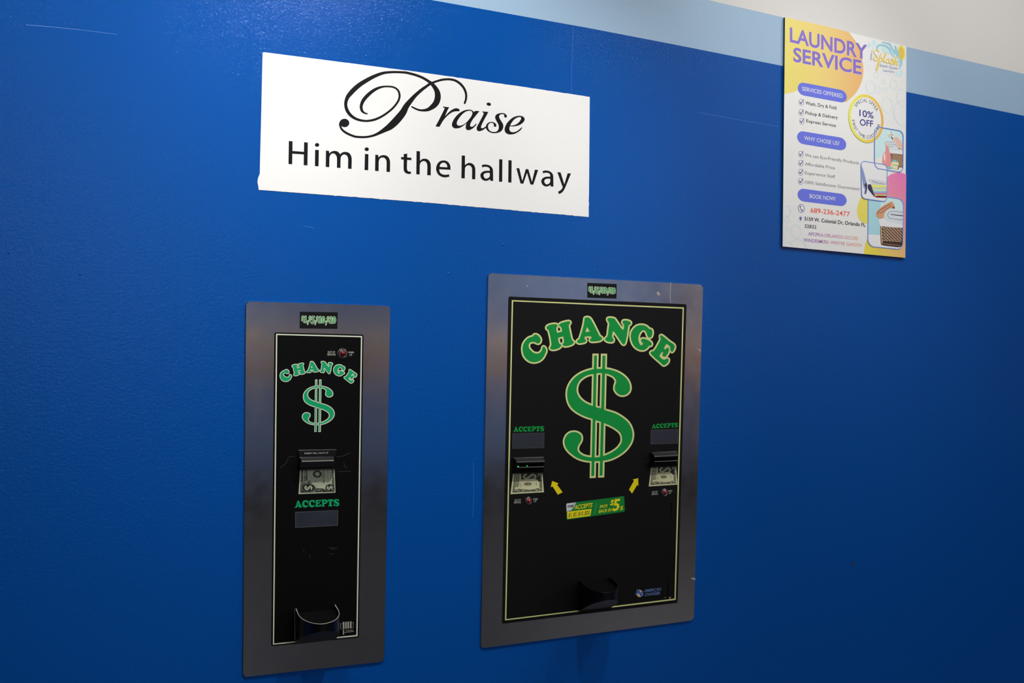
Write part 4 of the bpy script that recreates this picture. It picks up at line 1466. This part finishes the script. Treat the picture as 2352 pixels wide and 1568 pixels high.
b.ribbon([p + (.5,) for p in ellipse(*c1(C4, 275, 1378), 84 / 5.06, 98 / 5.06, .1, 14, -1.4, -.2)], L(1), K_BUB, round_=False)
b.ring(*c1(T2, 382, 1318), 72 / 14.257, 100 / 14.257, .8, L(1), K_BUB, .16)
pp('bubble_pattern', b, label='pale blue bubble outlines')

# shop logo
LG_T = mat('logo teal print', (122, 168, 182), .4)
LG_L = mat('logo pale teal print', (162, 190, 196), .4)
LG_G = mat('logo gold print', (206, 168, 70), .4)
LG_Y = mat('logo yellow print', (214, 196, 84), .4)
LG_O = mat('logo sun print', (214, 160, 62), .4)
LG_S = mat('logo slate print', (134, 146, 160), .4)
b = MB(po)
b.poly(rrect([c1(T2, *p) for p in ((130, 120), (1378, 400), (1370, 1440), (128, 1150))], .09, .1), L(1), mat('logo white ground', (204, 201, 198), .4))
for cx, cy, rx, ry in ((325, 262, 66, 97), (165, 340, 50, 86), (285, 430, 28, 46), (1080, 1268, 55, 86), (1220, 1222, 45, 72), (1190, 1345, 36, 40)):
    b.poly([c1(T2, *p) for p in ellipse(cx, cy, rx, ry, .16)], L(2), LG_L)
b.poly([c1(T2, *p) for p in ellipse(1225, 585, 122, 240, .2, 60)], L(2), LG_Y)
b.poly([c1(T2, *p) for p in ellipse(1215, 590, 92, 200, .2)], L(3), LG_O)
for k in range(34):
    a = 2 * pi * k / 34
    b.stroke(T2, [(1225 + 112 * cos(a), 585 + 222 * sin(a) + 22 * cos(a), 14), (1225 + 136 * cos(a), 585 + 262 * sin(a) + 26 * cos(a), 5)], L(2), LG_Y, straight=True, round_=False)
b.curve(T2, '565,400 640,380 740,420 820,520 880,640 780,610 660,580 590,520', L(3), LG_L)
b.curve(T2, '820,440 900,430 960,540 1005,700 985,740 920,690 860,560', L(3), LG_L)
for pts in ([(425, 440, 60), (440, 370, 70), (540, 332, 66), (660, 345, 62), (780, 405, 56), (850, 500, 50), (900, 620, 36), (990, 735, 10)],
            [(600, 235, 40), (720, 268, 44), (830, 300, 56), (890, 400, 60), (950, 520, 54), (1005, 640, 34)],
            [(1010, 370, 44), (1050, 480, 70), (1085, 600, 100), (1110, 700, 70), (1140, 850, 50), (1180, 1090, 14)],
            [(960, 480, 30), (1010, 560, 50), (1080, 600, 60)],
            [(1200, 830, 70), (1215, 920, 60), (1190, 1040, 36), (1155, 1140, 8)]):
    b.stroke(T2, pts, L(4), LG_T)
b.stroke(T2, [(1090, 700, 20), (1140, 860, 44), (1170, 1000, 26)], L(5), LG_L)
b.stroke(T2, [(242, 610, 40), (230, 720, 38), (225, 795, 38), (250, 815, 22)], L(5), LG_S)
b.poly([c1(T2, *p) for p in ellipse(258, 540, 20, 28, .1, 16)], L(5), LG_S)
for pts in ([(480, 560), (440, 500), (370, 500), (325, 560), (350, 640), (420, 720), (440, 800), (380, 850), (315, 810), (310, 750), (350, 720)],
            [(548, 610), (500, 760), (440, 960), (398, 1090), (410, 1170), (450, 1110), (482, 900), (530, 760), (580, 755), (590, 820), (540, 880)],
            [(585, 870), (650, 780), (708, 650), (712, 600), (680, 640), (645, 800), (655, 895), (710, 880)],
            [(815, 795), (750, 800), (715, 880), (765, 925), (815, 870), (832, 790), (810, 900), (850, 935)],
            [(850, 940), (890, 860), (915, 770), (945, 860), (945, 930), (890, 960), (870, 940)],
            [(945, 960), (1010, 820), (1062, 680), (1020, 850), (985, 990), (1030, 900), (1075, 880), (1090, 910), (1055, 985), (1100, 990)]):
    b.stroke(T2, [(x, y, 30) for x, y in pts], L(6), LG_G)
b.text('Speed Queen', c1(T2, 505, 1025), c1(T2, 1105, 1142), 98 / 14.257, L(6), LG_S, .0)
b.text('Laundry', c1(T2, 625, 1190), c1(T2, 1000, 1255), 95 / 14.257, L(6), LG_S, .0)
pp('shop_logo', b, label='round splash logo with yellow sun')

# colour blobs and the three printed photographs
b = MB(po)
tp = smooth_open([c1(T5, *p) for p in ((1000, 720), (1050, 660), (1150, 580), (1300, 530), (1430, 512), (1560, 540), (1663, 590))], 5)
lf = smooth_open([c1(T6, *p) for p in ((252, 1446), (256, 1330), (282, 1200), (340, 1080), (430, 980))], 5)
b.poly(tp + [(2079.4, 592)] + lf, L(1), G_PK)
pp('pink_blob', b)
b = MB(po)
b.curve(T6, '345,120* 250,80 195,120 150,190 100,340 85,470 110,590 170,680 260,730 345,748*', L(1), G_YE)
pp('yellow_blob', b)
PH = {}
for n_, c_ in (('sky', (166, 194, 204)), ('teal', (138, 176, 184)), ('pale', (198, 194, 190)), ('cream', (206, 198, 180)), ('grey', (170, 174, 178)), ('grey2', (120, 128, 136)), ('pink', (198, 118, 118)), ('pink2', (212, 164, 148)),
               ('brown', (92, 66, 50)), ('dark', (40, 28, 24)), ('weave', (168, 136, 106)), ('tan', (212, 184, 144)), ('aqua', (96, 166, 172)), ('jeans', (108, 124, 160)), ('yel', (212, 192, 92)), ('lime', (178, 200, 138)),
               ('blue', (116, 160, 196)), ('mag', (192, 96, 120)), ('maroon', (96, 26, 26)), ('navy', (40, 36, 66)), ('rust', (176, 128, 96)), ('rust2', (110, 70, 50)), ('silver', (176, 184, 188))):
    PH[n_] = mat('photo print ' + n_, c_, .4)


def weave(b, crop, q, nx, ny, lay, dark='dark', light='weave'):
    for j in range(ny):
        for i in range(nx):
            s0 = (i + (.5 if j % 2 else 0)) / nx
            if s0 > .97:
                continue
            s1 = min(1, s0 + .8 / nx)
            t0 = (j + .12) / ny
            a, c_ = bil(q, s0, t0), bil(q, s1, min(1, t0 + .55 / ny))
            w = .55 * (q[3][1] - q[0][1]) / ny / crop[2]
            b.ribbon([c1(crop, *a) + (w,), c1(crop, *c_) + (w,)], L(lay), PH[light], round_=False)


def shape(b, crop, s, lay, k):
    b.curve(crop, s, L(lay), PH[k])


# bottom photograph: rolled towels on a wicker basket
b = MB(po)
fq3 = [c1(T6, *p) for p in ((350, 62), (1170, 176), (1147, 1346), (338, 1266))]
b.poly(rrect(fq3, .17, .13), L(2), PH['teal'])
shape(b, T6, '640,100* 1000,150 1100,190 1150,300 1150,460* 620,600*', 3, 'sky')
shape(b, T6, '345,990* 630,1012* 660,1300* 560,1285 460,1272 380,1190 348,1090', 3, 'pale')
shape(b, T6, '660,1240* 1130,1290* 1090,1330 900,1310 640,1290', 3, 'pale')
shape(b, T6, '625,790* 1152,850* 1148,1180 1090,1285 860,1270 700,1248 640,1190', 4, 'dark')
weave(b, T6, [(660, 820), (1145, 860), (1120, 1180), (670, 1150)], 6, 9, 5)
b.stroke(T6, [(650, 1200, 26), (800, 1222, 30), (1090, 1250, 26)], L(5), PH['rust2'])
b.stroke(T6, [(648, 800, 26), (655, 1000, 26), (668, 1190, 26)], L(5), PH['weave'])
shape(b, T6, '590,640* 720,618 900,700 1152,750* 1152,842* 900,830 660,802 612,780', 5, 'pale')
shape(b, T6, '530,545 560,450 700,322 880,232 930,270 965,390 830,402 740,480 690,612 600,622', 5, 'rust')
b.stroke(T6, [(555, 520, 14), (590, 450, 16), (720, 370, 18), (870, 280, 14)], L(6), PH['rust2'])
b.stroke(T6, [(590, 490, 12), (680, 470, 14), (780, 400, 14), (890, 330, 12)], L(6), PH['rust2'])
shape(b, T6, '930,340* 972,392* 900,392*', 6, 'dark')
shape(b, T6, '728,600 745,500 830,402 970,394 1152,440* 1152,742* 900,712 760,662', 6, 'silver')
b.stroke(T6, [(1150, 480, 16), (930, 455, 14), (830, 480, 14), (800, 540, 16), (840, 610, 14), (1000, 640, 16), (1150, 655, 18)], L(7), PH['grey2'])
b.stroke(T6, [(1150, 560, 20), (1000, 545, 18), (870, 525, 16)], L(7), PH['dark'])
b.outline(rrect(fq3, .17, .13), 1.7, L(8), K_FR)
pp('photo_panel', b, label='printed photo of rolled towels on a wicker basket')

# middle photograph: folded clothes
b = MB(po)
fq2 = [c1(T5, *p) for p in ((185, 128), (1042, 266), (1022, 1472), (205, 1356))]
b.poly(rrect(fq2, .15, .11), L(9), PH['pale'])
shape(b, T5, '200,310* 260,450 340,760 375,880 378,1000 352,1200 282,1212 300,1060 262,980 215,700', 10, 'jeans')
shape(b, T5, '345,860 376,900 378,1010 350,1195 325,1195 330,1010 290,920', 11, 'navy')
shape(b, T5, '440,715* 560,732 800,770 1030,835* 1025,925* 760,920 560,905 430,785', 10, 'grey')
b.stroke(T5, [(560, 800, 30), (700, 850, 24), (960, 900, 18)], L(11), PH['grey2'])
shape(b, T5, '405,920 440,900 500,900* 600,1130* 640,1312* 600,1290 480,1150 405,1040', 10, 'navy')
for s, k in (('500,902* 1026,945* 1024,1012* 575,1000*', 'yel'), ('560,1000* 1024,1014* 1022,1055* 600,1045*', 'silver'), ('540,1050* 1022,1060* 1022,1118* 600,1122*', 'lime'), ('560,1120* 1022,1122* 1020,1172* 600,1180*', 'blue'),
             ('590,1180* 1020,1172* 1018,1232* 620,1232*', 'mag'), ('620,1230* 1018,1234* 1016,1275* 640,1285*', 'yel'), ('632,1288* 740,1268 1016,1275* 1014,1342* 680,1332*', 'maroon')):
    shape(b, T5, s, 11, k)
for y in (1012, 1052, 1178, 1232):
    b.stroke(T5, [(590, y, 9), (800, y + 4, 9), (1018, y - 2, 9)], L(12), PH['grey2'])
b.outline(rrect(fq2, .15, .11), 1.7, L(13), K_FR)
pp('photo_panel', b, label='printed photo of folded clothes')

# upper photograph: detergent bottle and basket
b = MB(po)
fq1 = [c1(T4, *p) for p in ((130, -2), (1070, 158), (1056, 1508), (130, 1366))]
b.poly(rrect(fq1, .16, .13), L(2), PH['sky'])
shape(b, T4, '138,1068* 300,1010 500,870 640,800* 1055,900* 1050,1340 1000,1450 960,1480 600,1430 270,1385 190,1300 145,1180', 3, 'cream')
shape(b, T4, '640,880* 1056,925* 1050,1352* 900,1335* 680,1200*', 4, 'brown')
weave(b, T4, [(680, 905), (1050, 945), (1048, 1330), (700, 1270)], 4, 9, 5)
shape(b, T4, '600,750* 800,790 1056,780* 1056,925* 850,900 640,882*', 5, 'pale')
shape(b, T4, '460,560 480,480 640,450 800,470 840,560 900,680 880,750 740,790 610,760 560,640', 6, 'silver')
for pts in ([(490, 520), (560, 505), (650, 520), (780, 510)], [(590, 580), (700, 585), (790, 590), (850, 650)], [(600, 650), (700, 660), (740, 645)]):
    b.stroke(T4, [(x, y, 16) for x, y in pts], L(7), PH['grey2'])
shape(b, T4, '700,440 760,370 850,340 960,450 1052,600* 1052,772* 980,750 890,690 800,540', 7, 'pink2')
for pts in ([(800, 400), (900, 560), (1040, 740)], [(850, 370), (950, 520), (1045, 660)]):
    b.stroke(T4, [(x, y, 12) for x, y in pts], L(8), PH['pink'])
shape(b, T4, '890,690* 960,740* 940,750*', 8, 'dark')
for x, y in ((628, 282), (722, 282)):
    b.poly([c1(T4, *p) for p in ellipse(x, y, 54, 78)], L(7), PH['cream'])
    b.poly([c1(T4, *p) for p in ellipse(x - 2, y, 12, 22, n=12)], L(8), PH['brown'])
b.stroke(T4, [(660, 185, 14), (680, 260, 10), (690, 370, 16), (730, 410, 24)], L(8), PH['dark'])
shape(b, T4, '510,560 585,590* 592,780 640,900 672,1100 650,1290 560,1340 400,1300 385,1200 398,960 450,850 495,800', 8, 'pink')
shape(b, T4, '510,548 580,560* 588,660* 500,650*', 9, 'pink2')
b.poly([c1(T4, *p) for p in ellipse(446, 1000, 26, 125, .1)], L(9), PH['cream'])
b.stroke(T4, [(500, 850, 14), (490, 1100, 16), (440, 1230, 14)], L(9), PH['pink2'])
for s, k in (('690,1142* 912,1182* 912,1285* 692,1245*', 'tan'), ('672,1262* 912,1302* 890,1412* 680,1362*', 'tan'), ('700,1080* 860,1122* 882,1172* 702,1132*', 'aqua'), ('550,1345* 640,1320* 750,1360* 620,1402*', 'aqua'), ('890,1310* 930,1335* 920,1400* 885,1410*', 'brown')):
    shape(b, T4, s, 9, k)
b.outline(rrect(fq1, .16, .13), 1.7, L(14), K_FR)
pp('photo_panel', b, label='printed photo of a pink detergent bottle beside a basket')

# ------------------------------------------------------------------ lights: ceiling lamps, plus spots added for falloff
def area(name, loc, rot, sx, sy, power, rgb):
    l = bpy.data.lights.new(name, 'AREA')
    l.shape = 'RECTANGLE'
    l.size, l.size_y = sx, sy
    l.energy = power
    l.color = rgb
    o = bpy.data.objects.new(name, l)
    COL.objects.link(o)
    o.location = loc
    o.rotation_euler = rot
    return o


def spot(loc, aim, deg, power, rgb=(1, .98, .95)):  # unseen spots added to imitate lens vignetting around the sign
    l = bpy.data.lights.new('added_wall_spot', 'SPOT')
    l.energy, l.color = power, rgb
    l.spot_size, l.spot_blend, l.shadow_soft_size = radians(deg), 1, .06
    o = bpy.data.objects.new('added_wall_spot', l)
    COL.objects.link(o)
    o.location = loc
    o.rotation_euler = (Vector(aim) - Vector(loc)).to_track_quat('-Z', 'Y').to_euler()


area('ceiling_or_added_lamp', (3.85, -1.9, ZC - .03), (0, 0, 0), .9, .4, 8, (1, .96, .92))
area('ceiling_or_added_lamp', (2.6, -.8, ZC - .03), (0, 0, 0), 1.2, .3, 15, (1, .97, .93))
spot((.1, -.9, 3.05), (.25, 0, 1.8), 60, 80)
spot((1.0, -1.2, 3.05), (.9, 0, 1.8), 60, 98)
spot((1.9, -1.2, 3.05), (1.9, 0, 1.8), 60, 46)
# unseen lamps added over the far side to light what the steel reflects
area('ceiling_or_added_lamp', (.7, -6.0, ZC - .03), (0, 0, 0), 1.2, .6, 74, (1, .98, .95))
area('ceiling_or_added_lamp', (5.3, -5.0, ZC - .03), (0, 0, 0), 1.4, .6, 58, (1, .97, .94))

wd = bpy.data.worlds.new('World')
wd.use_nodes = True
wd.node_tree.nodes['Background'].inputs[0].default_value = (.5, .55, .6, 1)
wd.node_tree.nodes['Background'].inputs[1].default_value = .1
SC.world = wd

# ------------------------------------------------------------------ camera object and view
cd = bpy.data.cameras.new('Camera')
cd.sensor_width = 36
cd.lens = FPX / W_ * 36
co = bpy.data.objects.new('Camera', cd)
COL.objects.link(co)
from mathutils import Matrix
Mx = Matrix((RT, UP, -fw)).transposed().to_4x4()
Mx.translation = CAM
co.matrix_world = Mx
cd.clip_start = .02
SC.camera = co
SC.view_settings.view_transform = 'Standard'
SC.view_settings.look = 'None'
SC.view_settings.gamma = 1
SC.view_settings.exposure = 0
SC.view_settings.use_curve_mapping = False
